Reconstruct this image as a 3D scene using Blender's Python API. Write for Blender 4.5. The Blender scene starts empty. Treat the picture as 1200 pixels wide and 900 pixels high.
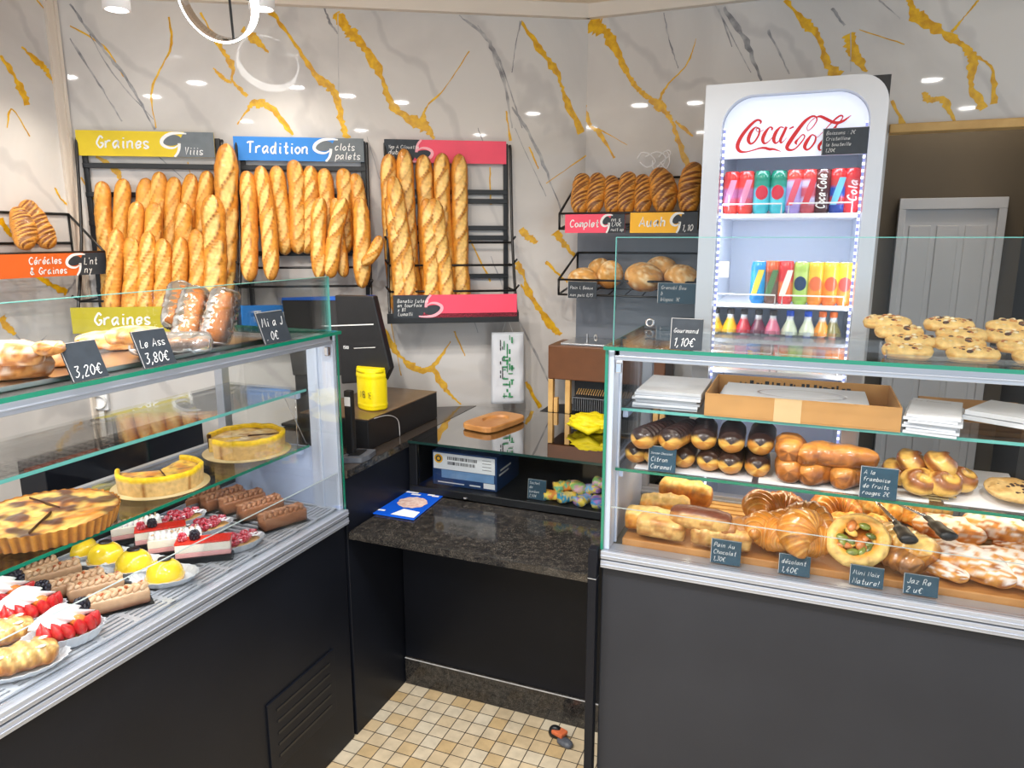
import bpy, math, random
from math import sin, cos, pi, radians, sqrt, exp, floor, atan2
from mathutils import Vector, Matrix, noise
random.seed(7)
SC = bpy.context.scene
COL = SC.collection
V3 = Vector
# ------------------------------------------------------------------ camera (a plain phone lens at 1.55 m)
EYE = V3((0, 0, 1.55)); YAW, PIT = -0.38505, 0.19990; FPX = 848.96
_fw = V3((sin(YAW)*cos(PIT), cos(YAW)*cos(PIT), -sin(PIT))); _rt = V3((cos(YAW), -sin(YAW), 0)); _up = _rt.cross(_fw)
def _ray(x, y): return _rt*((x-600)/FPX) - _up*((y-450)/FPX) + _fw
def at(x, y, X=None, Y=None, Z=None, off=None):
    """the point of a real plane (floor height, shelf height, wall ...) that is seen at a photo coordinate"""
    d = _ray(x, y)
    if X is not None: t = (X-EYE.x)/d.x
    elif Y is not None: t = (Y-EYE.y)/d.y
    elif Z is not None: t = (Z-EYE.z)/d.z
    else: t = ((RW_P + RW_N*off) - EYE).dot(RW_N)/d.dot(RW_N)
    return EYE + d*t
# ------------------------------------------------------------------ the slanted rear wall
RWA = radians(30.5)
RW_P = V3((-1.217, 2.63, 0)); RW_U = V3((cos(RWA), sin(RWA), 0)); RW_N = V3((sin(RWA), -cos(RWA), 0))
def rw(s, d, z): return RW_P + RW_U*s + RW_N*d + V3((0, 0, z))
def rws(p):
    q = p - RW_P
    return q.dot(RW_U), q.dot(RW_N), p.z
def lin(r, g=None, b=None):
    if g is None: r, g, b = r
    f = lambda c: (c/255/12.92 if c/255 <= .04045 else ((c/255+.055)/1.055)**2.4)
    return (f(r), f(g), f(b))
# ------------------------------------------------------------------ mesh builder
class MB:
    def __init__(self): self.v = []; self.f = []; self.m = []; self.s = []; self.c = []
    def add(self, vs, fs, mi=0, sm=False, cols=None):
        o = len(self.v)
        self.v += [tuple(p) for p in vs]
        self.c += list(cols) if cols else [(1, 1, 1)]*len(vs)
        for f in fs:
            self.f.append(tuple(i+o for i in f)); self.m.append(mi); self.s.append(sm)
        return self
    def box(self, x0, x1, y0, y1, z0, z1, mi=0, col=None):
        vs = [(x, y, z) for z in (z0, z1) for y in (y0, y1) for x in (x0, x1)]
        return self.add(vs, [(0,2,3,1),(4,5,7,6),(0,1,5,4),(2,6,7,3),(0,4,6,2),(1,3,7,5)], mi, False, [col]*8 if col else None)
    def obox(self, c, u, v, w, mi=0):
        c, u, v, w = V3(c), V3(u), V3(v), V3(w)
        vs = [c + u*a + v*b + w*d for d in (-1, 1) for b in (-1, 1) for a in (-1, 1)]
        return self.add(vs, [(0,2,3,1),(4,5,7,6),(0,1,5,4),(2,6,7,3),(0,4,6,2),(1,3,7,5)], mi)
    def prism(self, poly, o, u, v, w, mi=0, mi_side=None, sm=False):
        o, u, v, w = V3(o), V3(u), V3(v), V3(w); n = len(poly)
        vs = [o + u*a + v*b for a, b in poly] + [o + u*a + v*b + w for a, b in poly]
        fs = [tuple(range(n-1, -1, -1)), tuple(range(n, 2*n))]
        self.add(vs, fs, mi)
        self.add(vs, [(i, (i+1) % n, n+(i+1) % n, n+i) for i in range(n)], mi if mi_side is None else mi_side, sm)
        return self
    def tube(self, pts, r, n=8, mi=0, closed=False, cols=None, flat=1.0):
        pts = [V3(p) for p in pts]; N = len(pts)
        rs = r if isinstance(r, (list, tuple)) else [r]*N
        vs = []; cs = []; prev = None
        for i, p in enumerate(pts):
            a = pts[(i-1) % N] if (closed or i > 0) else p
            b = pts[(i+1) % N] if (closed or i < N-1) else p
            t = (b-a).normalized() if (b-a).length > 1e-9 else V3((0, 0, 1))
            if prev is None: prev = t.orthogonal().normalized() if abs(t.z) > .99 else t.cross(V3((0, 0, 1))).normalized()
            x = (prev - t*prev.dot(t)); x = x.normalized() if x.length > 1e-6 else t.orthogonal().normalized()
            prev = x; y = t.cross(x)
            for k in range(n):
                an = 2*pi*(k+.5)/n
                vs.append(p + x*(cos(an)*rs[i]) + y*(sin(an)*rs[i]*flat)); cs.append(cols[i] if cols else (1, 1, 1))
        fs = []
        for i in range(N if closed else N-1):
            j = (i+1) % N
            for k in range(n):
                k2 = (k+1) % n
                fs.append((i*n+k, i*n+k2, j*n+k2, j*n+k))
        if not closed:
            fs.append(tuple(range(n-1, -1, -1))); fs.append(tuple((N-1)*n+k for k in range(n)))
        return self.add(vs, fs, mi, n > 4, cs)
    def lathe(self, prof, n=24, c=(0, 0, 0), mi=0, a0=0, a1=2*pi, cols=None, sx=1, sy=1, sm=True):
        full = abs(a1-a0-2*pi) < 1e-6; m = n if full else n+1; c = V3(c)
        vs = []; cs = []
        for i, (r, z) in enumerate(prof):
            for k in range(m):
                a = a0+(a1-a0)*k/n
                vs.append(c + V3((r*cos(a)*sx, r*sin(a)*sy, z))); cs.append(cols[i] if cols else (1, 1, 1))
        fs = []
        for i in range(len(prof)-1):
            for k in range(n):
                k2 = (k+1) % m
                fs.append((i*m+k, i*m+k2, (i+1)*m+k2, (i+1)*m+k))
        return self.add(vs, fs, mi, sm, cs)
    def surf(self, fn, nu, nv, wrap=True, mi=0, caps=True):
        """fn(u,v) -> (point, colour); u along 0..1, v around 0..1"""
        vs = []; cs = []; m = nv if wrap else nv+1
        for i in range(nu+1):
            for k in range(m):
                p, c = fn(i/nu, k/nv); vs.append(p); cs.append(c)
        fs = []
        for i in range(nu):
            for k in range(nv):
                k2 = (k+1) % m
                fs.append((i*m+k, i*m+k2, (i+1)*m+k2, (i+1)*m+k))
        if wrap and caps:
            fs.append(tuple(range(m-1, -1, -1))); fs.append(tuple(nu*m+k for k in range(m)))
        return self.add(vs, fs, mi, True, cs)
    def ribbon(self, pts, ws, nrm, mi=0, lift=0.0, jag=0.0, sm_=1):
        pts = [V3(p) for p in pts]; nrm = V3(nrm).normalized(); N = len(pts)
        ws = ws if isinstance(ws, (list, tuple)) else [ws]*N
        vs = []
        for i, p in enumerate(pts):
            t = pts[min(i+sm_, N-1)] - pts[max(i-sm_, 0)]
            s = nrm.cross(t)
            s = s.normalized() if s.length > 1e-9 else V3((0, 0, 1))
            ja, jb = (1+random.uniform(-jag, jag)), (1+random.uniform(-jag, jag))
            vs += [p + s*(ws[i]/2*ja) + nrm*lift, p - s*(ws[i]/2*jb) + nrm*lift]
        return self.add(vs, [(2*i, 2*i+1, 2*i+3, 2*i+2) for i in range(N-1)], mi)
    def ico(self, c, r, mi=0, col=None, n=8, m=6, sc=(1, 1, 1), rot=None):
        c = V3(c); vs = []; fs = []
        for i in range(m+1):
            th = pi*i/m
            for k in range(n):
                p = V3((sin(th)*cos(2*pi*k/n)*sc[0]*r, sin(th)*sin(2*pi*k/n)*sc[1]*r, cos(th)*sc[2]*r))
                if rot: p = rot @ p
                vs.append(c+p)
        for i in range(m):
            for k in range(n): fs.append((i*n+k, (i+1)*n+k, (i+1)*n+(k+1) % n, i*n+(k+1) % n))
        return self.add(vs, fs, mi, True, [col]*len(vs) if col else None)
    def build(self, name, mats, parent=None, loc=None, rot=None, bevel=0, seg=2, col=True, sub=0):
        me = bpy.data.meshes.new(name); me.from_pydata(self.v, [], self.f); me.update()
        mats = mats if isinstance(mats, (list, tuple)) else [mats]
        for q in mats: me.materials.append(M[q] if isinstance(q, str) else q)
        me.polygons.foreach_set('material_index', self.m); me.polygons.foreach_set('use_smooth', self.s)
        if col:
            at_ = me.color_attributes.new('Col', 'FLOAT_COLOR', 'POINT')
            at_.data.foreach_set('color', [x for c in self.c for x in (c[0], c[1], c[2], 1.0)])
        o = bpy.data.objects.new(name, me); COL.objects.link(o)
        if parent is not None: o.parent = parent
        if loc is not None: o.location = loc
        if rot is not None: o.rotation_euler = rot
        if bevel:
            b = o.modifiers.new('bevel', 'BEVEL'); b.width = bevel; b.segments = seg; b.limit_method = 'ANGLE'; b.angle_limit = radians(40)
        if sub:
            b = o.modifiers.new('sub', 'SUBSURF'); b.levels = b.render_levels = sub
        return o
def empty(name, loc=(0, 0, 0), rz=0):
    o = bpy.data.objects.new(name, None); COL.objects.link(o); o.location = loc; o.rotation_euler = (0, 0, rz); o.empty_display_size = .02
    return o
def tag(o, label, cat, group=None):
    o['label'] = label; o['category'] = cat
    if group: o['group'] = group
    return o
def struct(o): o['kind'] = 'structure'; return o
def dup(root, label=None, group=None):
    r = root.copy(); COL.objects.link(r)
    if label: r['label'] = label
    if group: r['group'] = group
    for ch in list(root.children):
        c = ch.copy(); COL.objects.link(c); c.parent = r
        for g in list(ch.children):
            d = g.copy(); COL.objects.link(d); d.parent = c
    return r
class Pool:
    """first use hands out the prototype itself, later uses a copy of it"""
    def __init__(self, maker): self.mk = maker; self.o = {}
    def get(self, key, label, cat, group=None):
        if key not in self.o:
            o = self.mk(key); self.o[key] = o; tag(o, label, cat, group); return o
        return tag(dup(self.o[key]), label, cat, group)
ORD = ['first', 'second', 'third', 'fourth', 'fifth', 'sixth', 'seventh', 'eighth', 'ninth', 'tenth', 'eleventh', 'twelfth']
def pose(o, loc, rz=0.0, rx=0.0, ry=0.0, s=1.0):
    o.location = loc; o.rotation_euler = (rx, ry, rz); o.scale = (s, s, s) if not isinstance(s, tuple) else s
    return o
def lerp(a, b, t): return tuple(x+(y-x)*t for x, y in zip(a, b))
def sst(a, b, x):
    t = min(1, max(0, (x-a)/(b-a))); return t*t*(3-2*t)
def nz(p, s=1.0): return noise.noise(V3(p)*s)
def crom(pts, k=6):
    out = []; P = [tuple(p) for p in pts]; n = len(P)
    for i in range(n-1):
        p0, p1, p2, p3 = P[max(i-1, 0)], P[i], P[i+1], P[min(i+2, n-1)]
        for j in range(k):
            t = j/k
            out.append(tuple(.5*(2*b + (c-a)*t + (2*a-5*b+4*c-d)*t*t + (3*b-a-3*c+d)*t**3) for a, b, c, d in zip(p0, p1, p2, p3)))
    out.append(P[-1]); return out
# ------------------------------------------------------------------ materials
M = {}
def nodes(name):
    m = bpy.data.materials.new(name); m.use_nodes = True
    nt = m.node_tree; nt.nodes.clear(); out = nt.nodes.new('ShaderNodeOutputMaterial'); M[name] = m
    return m, nt, out
def N(nt, t, **k):
    n = nt.nodes.new(t)
    for a, b in k.items():
        if a.startswith('_'): setattr(n, a[1:], b)
        else: n.inputs[a.replace('__', ' ')].default_value = b
    return n
def c4(c): return (*c, 1.0)
def mat(name, col, rough=.5, metal=0, var=.0, scale=20, col2=None, bump=0, bscale=60, emit=0, coat=0, spec=.5, trans=0):
    m, nt, out = nodes(name)
    p = N(nt, 'ShaderNodeBsdfPrincipled'); nt.links.new(p.outputs[0], out.inputs[0])
    p.inputs['Base Color'].default_value = c4(col); p.inputs['Roughness'].default_value = rough; p.inputs['Metallic'].default_value = metal
    p.inputs['Coat Weight'].default_value = coat; p.inputs['Specular IOR Level'].default_value = spec; p.inputs['Coat Roughness'].default_value = .05
    if trans: p.inputs['Transmission Weight'].default_value = trans
    if emit:
        p.inputs['Emission Color'].default_value = c4(col); p.inputs['Emission Strength'].default_value = emit
    tc = N(nt, 'ShaderNodeTexCoord')
    if var or col2:
        nz_ = N(nt, 'ShaderNodeTexNoise'); nz_.inputs['Scale'].default_value = scale; nz_.inputs['Detail'].default_value = 5
        nt.links.new(tc.outputs['Object'], nz_.inputs['Vector'])
        r = N(nt, 'ShaderNodeValToRGB'); nt.links.new(nz_.outputs['Fac'], r.inputs[0])
        c2 = col2 or tuple(x*(1-var) for x in col)
        r.color_ramp.elements[0].position = .35; r.color_ramp.elements[1].position = .65
        r.color_ramp.elements[0].color = c4(c2); r.color_ramp.elements[1].color = c4(col)
        nt.links.new(r.outputs[0], p.inputs['Base Color'])
    if bump:
        b = N(nt, 'ShaderNodeBump'); b.inputs['Strength'].default_value = bump; b.inputs['Distance'].default_value = .003
        n2 = N(nt, 'ShaderNodeTexNoise'); n2.inputs['Scale'].default_value = bscale; n2.inputs['Detail'].default_value = 4
        nt.links.new(tc.outputs['Object'], n2.inputs['Vector']); nt.links.new(n2.outputs['Fac'], b.inputs['Height']); nt.links.new(b.outputs[0], p.inputs['Normal'])
    return m
def vcol_mat(name, rough=.5, bump=.25, bscale=160, coat=0, var=.25, scale=70, spec=.4, sss=0):
    m, nt, out = nodes(name)
    p = N(nt, 'ShaderNodeBsdfPrincipled'); nt.links.new(p.outputs[0], out.inputs[0])
    p.inputs['Roughness'].default_value = rough; p.inputs['Coat Weight'].default_value = coat; p.inputs['Coat Roughness'].default_value = .15
    p.inputs['Specular IOR Level'].default_value = spec
    if sss: p.inputs['Subsurface Weight'].default_value = sss; p.inputs['Subsurface Scale'].default_value = .006
    a = N(nt, 'ShaderNodeAttribute', _attribute_name='Col'); tc = N(nt, 'ShaderNodeTexCoord')
    n1 = N(nt, 'ShaderNodeTexNoise'); n1.inputs['Scale'].default_value = scale; n1.inputs['Detail'].default_value = 6
    nt.links.new(tc.outputs['Object'], n1.inputs['Vector'])
    mr = N(nt, 'ShaderNodeMapRange'); mr.inputs[1].default_value = .3; mr.inputs[2].default_value = .7; mr.inputs[3].default_value = 1-var; mr.inputs[4].default_value = 1+var*.6
    nt.links.new(n1.outputs['Fac'], mr.inputs[0])
    mx = N(nt, 'ShaderNodeMix', _data_type='RGBA', _blend_type='MULTIPLY'); mx.inputs[0].default_value = 1
    nt.links.new(a.outputs['Color'], mx.inputs[6]); nt.links.new(mr.outputs[0], mx.inputs[7]); nt.links.new(mx.outputs[2], p.inputs['Base Color'])
    if bump:
        b = N(nt, 'ShaderNodeBump'); b.inputs['Strength'].default_value = bump; b.inputs['Distance'].default_value = .002
        n2 = N(nt, 'ShaderNodeTexNoise'); n2.inputs['Scale'].default_value = bscale; n2.inputs['Detail'].default_value = 5
        nt.links.new(tc.outputs['Object'], n2.inputs['Vector']); nt.links.new(n2.outputs['Fac'], b.inputs['Height']); nt.links.new(b.outputs[0], p.inputs['Normal'])
    return m
def glass_mat(name, tint=(.985, .995, .99), refl=1.0, rough=0.0, milk=0, milkc=(1, 1, 1), ior=1.35):
    m, nt, out = nodes(name)
    t = N(nt, 'ShaderNodeBsdfTransparent', Color=c4(tint)); g = N(nt, 'ShaderNodeBsdfGlossy', Roughness=rough)
    fr = N(nt, 'ShaderNodeFresnel', IOR=ior); mu = N(nt, 'ShaderNodeMath', _operation='MULTIPLY'); mu.inputs[1].default_value = refl
    nt.links.new(fr.outputs[0], mu.inputs[0]); mx = N(nt, 'ShaderNodeMixShader')
    nt.links.new(mu.outputs[0], mx.inputs[0]); nt.links.new(t.outputs[0], mx.inputs[1]); nt.links.new(g.outputs[0], mx.inputs[2])
    last = mx
    if milk:
        d = N(nt, 'ShaderNodeBsdfDiffuse', Color=c4(milkc)); m2 = N(nt, 'ShaderNodeMixShader'); m2.inputs[0].default_value = milk
        nt.links.new(mx.outputs[0], m2.inputs[1]); nt.links.new(d.outputs[0], m2.inputs[2]); last = m2
    nt.links.new(last.outputs[0], out.inputs[0]); return m
glass_mat('glass', refl=.7); glass_mat('front_pane', tint=(.99,.995,.995), refl=.28); glass_mat('fridge_glass', refl=.5)
glass_mat('bag_film', tint=(.95, .95, .95), refl=2.2, rough=.12, milk=.10, ior=1.4)
glass_mat('brown_film', tint=(.80, .72, .64), refl=1.8, rough=.12, milk=.05, milkc=lin(150, 120, 95), ior=1.45)
glass_mat('clear_tub', tint=(.93, .95, .95), refl=1.2, milk=.06)
mat('glass_edge', lin(20, 120, 95), .12, spec=.8)
mat('glass_edge_light', lin(96, 168, 160), .2, spec=.5); mat('glass_edge_pale', lin(170, 182, 182), .3)
mat('steel', lin(205, 205, 205), .28, 1, var=.08, scale=6)
mat('alu', lin(186, 192, 204), .38, .6, var=.05, scale=5)
mat('alu_dark', lin(120, 122, 125), .4, .6)
mat('white_metal', lin(196, 206, 224), .3, var=.04, scale=8)
mat('silver_frame', lin(200, 202, 206), .32, .55, var=.05, scale=4)
mat('chrome', lin(225, 225, 228), .08, 1)
mat('black_panel', lin(20, 23, 31), .42, var=.25, scale=3, bump=.05, bscale=200, spec=.22)
mat('grey_panel', lin(48, 50, 56), .42, var=.15, scale=3, bump=.05, bscale=200, spec=.25)
mat('black_metal', lin(24, 25, 27), .35, var=.2, scale=30)
mat('black_plastic', lin(24, 25, 28), .4, var=.2, scale=30)
mat('screen', lin(14, 15, 18), .12, var=.2, scale=10, coat=.5)
mat('chalk', lin(47, 55, 64), .6, var=.22, scale=40)
mat('chalk_teal', lin(36, 72, 92), .5, var=.2, scale=40)
mat('chalk_grey', lin(104, 112, 118), .5, var=.15, scale=30)
mat('ink_white', lin(236, 238, 238), .7, var=.05, scale=60)
mat('ink_black', lin(40, 40, 44), .7, var=.1, scale=60)
mat('ink_green', lin(50, 140, 90), .7, var=.1, scale=60)
mat('yellow', lin(228, 200, 20), .45, var=.08, scale=12)
mat('olive', lin(186, 172, 22), .5, var=.08, scale=12)
mat('blue_sign', lin(40, 130, 215), .4, var=.08, scale=12)
mat('pink', lin(246, 76, 106), .45, var=.06, scale=12)
mat('orange', lin(226, 104, 40), .45, var=.08, scale=12)
mat('amber', lin(250, 186, 26), .45, var=.06, scale=12)
mat('tub_yellow', lin(246, 222, 10), .35, var=.06, scale=12)
mat('cloth_yellow', lin(240, 220, 10), .6, var=.15, scale=30, bump=.3)
mat('coke_red', lin(222, 26, 32), .4, var=.05, scale=30)
mat('white', lin(240, 240, 242), .4, var=.03, scale=12)
mat('liner', lin(226, 232, 246), .4, var=.04, scale=6)
mat('cool_white', lin(184, 198, 226), .4, var=.04, scale=6)
mat('paper', lin(208, 212, 219), .75, var=.05, scale=25, bump=.2, bscale=30)
mat('cardboard', lin(186, 140, 84), .8, var=.12, scale=18, bump=.1, bscale=50)
mat('gold_card', lin(222, 196, 140), .4, var=.1, scale=20)
mat('wood', lin(196, 140, 80), .45, col2=lin(176, 118, 62), scale=14, bump=.1)
mat('wood_pale', lin(222, 180, 112), .5, col2=lin(206, 160, 94), scale=16)
mat('brown_panel', lin(112, 68, 36), .45, var=.12, scale=20)
mat('cream', lin(246, 244, 240), .5, var=.04, scale=60, bump=.3, bscale=120)
mat('leaf_blue', lin(20, 90, 215), .25, var=.08, scale=20)
mat('caster_grey', lin(86, 90, 98), .5, var=.2, scale=60)
mat('caster_orange', lin(214, 110, 66), .5, var=.2, scale=60)
mat('plastic_white', lin(232, 232, 230), .5, var=.04, scale=20)
mat('ceiling_paint', lin(232, 214, 192), .8, var=.03, scale=3)
mat('trim_paint', lin(226, 214, 200), .6, var=.03, scale=6)
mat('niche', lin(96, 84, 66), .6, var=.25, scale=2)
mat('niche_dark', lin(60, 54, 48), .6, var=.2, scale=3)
mat('door_grey', lin(206, 206, 208), .45, var=.08, scale=4)
mat('lamp_white', (1, .98, .94), .5, emit=90)
mat('ring_light', (1, .98, .94), .5, emit=9)
mat('led_blue', (.62, .70, 1), .5, emit=5)
mat('led_warm', (1, .9, .75), .5, emit=2.5)
mat('header_light', (.74, .80, .96), .5, emit=.40)
vcol_mat('crust', rough=.45, coat=.15, spec=.45, var=.2, scale=90, bump=.4, bscale=210)
vcol_mat('glaze', rough=.28, coat=.5, spec=.5, var=.28, scale=55, bump=.3, bscale=140)
vcol_mat('flour', rough=.8, var=.22, scale=45, bump=.4, bscale=150)
vcol_mat('choc', rough=.35, coat=.25, var=.15, scale=60, bump=.12)
vcol_mat('cream_v', rough=.5, var=.06, scale=60, bump=.2, sss=.1)
vcol_mat('fruit', rough=.3, coat=.4, var=.25, scale=200, bump=.4, bscale=350)
vcol_mat('print', rough=.35, var=.05, scale=30, bump=0)
vcol_mat('can_metal', rough=.22, coat=.4, var=.05, scale=30, bump=0)
def brick_floor():
    m, nt, out = nodes('floor_tile')
    p = N(nt, 'ShaderNodeBsdfPrincipled', Roughness=.42); nt.links.new(p.outputs[0], out.inputs[0])
    tc = N(nt, 'ShaderNodeTexCoord'); mp = N(nt, 'ShaderNodeMapping'); mp.inputs['Location'].default_value = (1.014, -2.0, 0)
    nt.links.new(tc.outputs['Object'], mp.inputs[0])
    b = N(nt, 'ShaderNodeTexBrick', _offset=0.0, _squash=1.0); b.inputs['Scale'].default_value = 1
    b.inputs['Brick Width'].default_value = .0535; b.inputs['Row Height'].default_value = .0535; b.inputs['Mortar Size'].default_value = .0016
    b.inputs['Mortar Smooth'].default_value = .1; b.inputs['Bias'].default_value = 0
    b.inputs['Color1'].default_value = c4(lin(196, 168, 122)); b.inputs['Color2'].default_value = c4(lin(212, 200, 176)); b.inputs['Mortar'].default_value = c4(lin(70, 62, 54))
    nt.links.new(mp.outputs[0], b.inputs['Vector'])
    n1 = N(nt, 'ShaderNodeTexNoise'); n1.inputs['Scale'].default_value = 24; n1.inputs['Detail'].default_value = 6; nt.links.new(tc.outputs['Object'], n1.inputs['Vector'])
    mr = N(nt, 'ShaderNodeMapRange'); mr.inputs[1].default_value = .3; mr.inputs[2].default_value = .7; mr.inputs[3].default_value = .82; mr.inputs[4].default_value = 1.06
    nt.links.new(n1.outputs['Fac'], mr.inputs[0])
    mx = N(nt, 'ShaderNodeMix', _data_type='RGBA', _blend_type='MULTIPLY'); mx.inputs[0].default_value = 1
    nt.links.new(b.outputs['Color'], mx.inputs[6]); nt.links.new(mr.outputs[0], mx.inputs[7]); nt.links.new(mx.outputs[2], p.inputs['Base Color'])
    bp = N(nt, 'ShaderNodeBump', _invert=True); bp.inputs['Strength'].default_value = .4; bp.inputs['Distance'].default_value = .001
    nt.links.new(b.outputs['Fac'], bp.inputs['Height']); nt.links.new(bp.outputs[0], p.inputs['Normal'])
brick_floor()
def marble():
    m, nt, out = nodes('marble')
    p = N(nt, 'ShaderNodeBsdfPrincipled', Roughness=.035); nt.links.new(p.outputs[0], out.inputs[0])
    p.inputs['Specular IOR Level'].default_value = .4
    tc = N(nt, 'ShaderNodeTexCoord'); n1 = N(nt, 'ShaderNodeTexNoise'); n1.inputs['Scale'].default_value = 2.2; n1.inputs['Detail'].default_value = 8; n1.inputs['Distortion'].default_value = .8
    nt.links.new(tc.outputs['Object'], n1.inputs['Vector'])
    r = N(nt, 'ShaderNodeValToRGB'); e = r.color_ramp.elements
    e[0].position = .3; e[0].color = c4(lin(194, 190, 187)); e[1].position = .6; e[1].color = c4(lin(214, 210, 206))
    nt.links.new(n1.outputs['Fac'], r.inputs[0])
    w = N(nt, 'ShaderNodeTexWave', _bands_direction='DIAGONAL'); w.inputs['Scale'].default_value = 1.1; w.inputs['Distortion'].default_value = 9; w.inputs['Detail'].default_value = 5; w.inputs['Detail Scale'].default_value = 1.3
    mp = N(nt, 'ShaderNodeMapping'); mp.inputs['Scale'].default_value = (1, 1, .8); nt.links.new(tc.outputs['Object'], mp.inputs[0]); nt.links.new(mp.outputs[0], w.inputs['Vector'])
    r2 = N(nt, 'ShaderNodeValToRGB'); e = r2.color_ramp.elements
    e[0].position = 0; e[0].color = (.74, .74, .76, 1); e[1].position = .05; e[1].color = (1, 1, 1, 1)
    nt.links.new(w.outputs['Fac'], r2.inputs[0])
    mx = N(nt, 'ShaderNodeMix', _data_type='RGBA', _blend_type='MULTIPLY'); mx.inputs[0].default_value = .5
    nt.links.new(r.outputs[0], mx.inputs[6]); nt.links.new(r2.outputs[0], mx.inputs[7]); nt.links.new(mx.outputs[2], p.inputs['Base Color'])
marble()
mat('gold_vein', lin(236, 186, 24), .3, col2=lin(206, 148, 18), scale=45, coat=.2)
mat('grey_vein', lin(128, 128, 132), .12, col2=lin(190, 188, 187), scale=24)
mat('fine_grey_vein', lin(168, 167, 168), .2, col2=lin(198, 196, 194), scale=30)
def granite():
    m, nt, out = nodes('granite')
    p = N(nt, 'ShaderNodeBsdfPrincipled', Roughness=.1); nt.links.new(p.outputs[0], out.inputs[0])
    tc = N(nt, 'ShaderNodeTexCoord'); vo = N(nt, 'ShaderNodeTexVoronoi'); vo.inputs['Scale'].default_value = 330
    n1 = N(nt, 'ShaderNodeTexNoise'); n1.inputs['Scale'].default_value = 60; n1.inputs['Detail'].default_value = 6
    nt.links.new(tc.outputs['Object'], vo.inputs['Vector']); nt.links.new(tc.outputs['Object'], n1.inputs['Vector'])
    mu = N(nt, 'ShaderNodeMath', _operation='MULTIPLY'); nt.links.new(vo.outputs['Distance'], mu.inputs[0]); nt.links.new(n1.outputs['Fac'], mu.inputs[1])
    r = N(nt, 'ShaderNodeValToRGB'); e = r.color_ramp.elements
    e[0].position = .15; e[0].color = c4(lin(26, 26, 28)); e[1].position = .62; e[1].color = c4(lin(92, 86, 78))
    nt.links.new(mu.outputs[0], r.inputs[0]); nt.links.new(r.outputs[0], p.inputs['Base Color'])
granite()
mat('counter_top', lin(70, 62, 56), .12, var=.3, scale=60)

def led_dots():
    m, nt, out = nodes('led_dots')
    tc = N(nt, 'ShaderNodeTexCoord'); w = N(nt, 'ShaderNodeTexWave', _bands_direction='Z'); w.inputs['Scale'].default_value = 17
    nt.links.new(tc.outputs['Object'], w.inputs['Vector']); r = N(nt, 'ShaderNodeValToRGB'); e = r.color_ramp.elements
    e[0].position = .55; e[0].color = (.42, .46, .95, 1); e[1].position = .8; e[1].color = (3.2, 3.3, 3.6, 1); nt.links.new(w.outputs['Fac'], r.inputs[0])
    em = N(nt, 'ShaderNodeEmission'); em.inputs['Strength'].default_value = .85; nt.links.new(r.outputs[0], em.inputs[0]); nt.links.new(em.outputs[0], out.inputs[0])
led_dots()
mat('glass_edge_dark', lin(24, 52, 48), .15, spec=.6)
# ------------------------------------------------------------------ hand lettering (single strokes drawn as flat ribbons)
_g = {'a':'56 36 14 12 20 31 54 56 52 60','b':'1A 10|14 36 55 52 30 11','c':'55 36 14 12 20 41 51','d':'55 36 14 12 20 41 5A 51 60','e':'13 43 55 36 14 12 20 41 52',
'f':'5A 3A 28 20|06 46','g':'56 36 14 12 20 41 56 5b 3d 1c','h':'1A 10|14 36 55 50','i':'26 21 30|28 29','j':'36 3b 1d|38 39','k':'1A 10|56 13 50','l':'2A 22 30',
'm':'16 10|14 26 35 30|34 56 65 60','n':'16 10|14 36 55 51 60','o':'36 14 12 30 52 54 36','p':'16 1d|14 36 55 52 30 11','q':'55 36 14 12 20 41|56 5d','r':'16 10|14 36 56',
's':'55 36 15 23 42 51 30 11','t':'3A 31 40 51|16 56','u':'16 12 20 41 56 51 60','v':'16 30 56','w':'16 20 34 50 66','x':'16 50|56 10','y':'16 33|56 2d','z':'16 56 10 50',
'G':'68 4A 27 14 22 40 62 64 44','T':'19 3A 7A|4A 40','C':'68 4A 17 13 30 61','P':'1A 10|1A 5A 67 55 15','A':'10 4A 70|23 63','M':'10 2A 43 6A 80','N':'10 1A 60 6A','S':'68 4A 18 26 54 52 30 11',
'L':'2A 20 60','J':'5A 52 30 12','B':'10 1A 4A 58 45 15|45 62 40 10','R':'10 1A 4A 58 45 15|35 60','D':'10 1A 58 52 10','V':'1A 30 5A','E':'5A 1A 10 50|15 45','&':'60 27 3A 48 14 12 30 62',
'0':'3A 17 13 30 53 57 3A','1':'18 3A 30','2':'18 3A 58 10 50','3':'1A 5A 36 54 41 20 11','4':'4A 13 63|46 40','5':'5A 2A 16 46 53 30 10','7':'1A 5A 20','8':'35 17 3A 57 35 12 30 52 35',
'9':'57 3A 17 35 57 20','€':'68 4A 27 23 40 61|06 46|04 44',',':'21 1b',':':'21 22|26 27','.':'20 21','!':'2A 23|20 21',"'":'2A 28','-':'14 44','é':'13 43 55 36 14 12 20 41 52|38 5A','/':'10 5A'}
_val = {**{str(i): i for i in range(10)}, 'A': 10, 'a': -1, 'b': -2, 'c': -3, 'd': -4}
def write(mb, text, o, u, v, n, h, w=None, mi=0, slant=.12, lift=.0006):
    """text of cap height h from the point o along u; v is up, n the way it faces; returns its length"""
    o, u, v, n = V3(o), V3(u).normalized(), V3(v).normalized(), V3(n).normalized(); k = h/10; w = w or h*.12; x = 0
    for ch in text:
        if ch == ' ': x += 5; continue
        g = _g.get(ch)
        if g is None: x += 5; continue
        mx = 0
        for st in g.split('|'):
            pts = [(_val[q[0]], _val[q[1]]) for q in st.split()]; mx = max(mx, max(p[0] for p in pts))
            pts = crom(pts, 4) if len(pts) > 2 and ch not in 'MNVLEAvwz/x-147' else pts
            mb.ribbon([o + u*((x+a+b*slant)*k) + v*(b*k) for a, b in pts], w, n, mi, lift)
        x += mx+1.4
    return x*k
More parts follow.
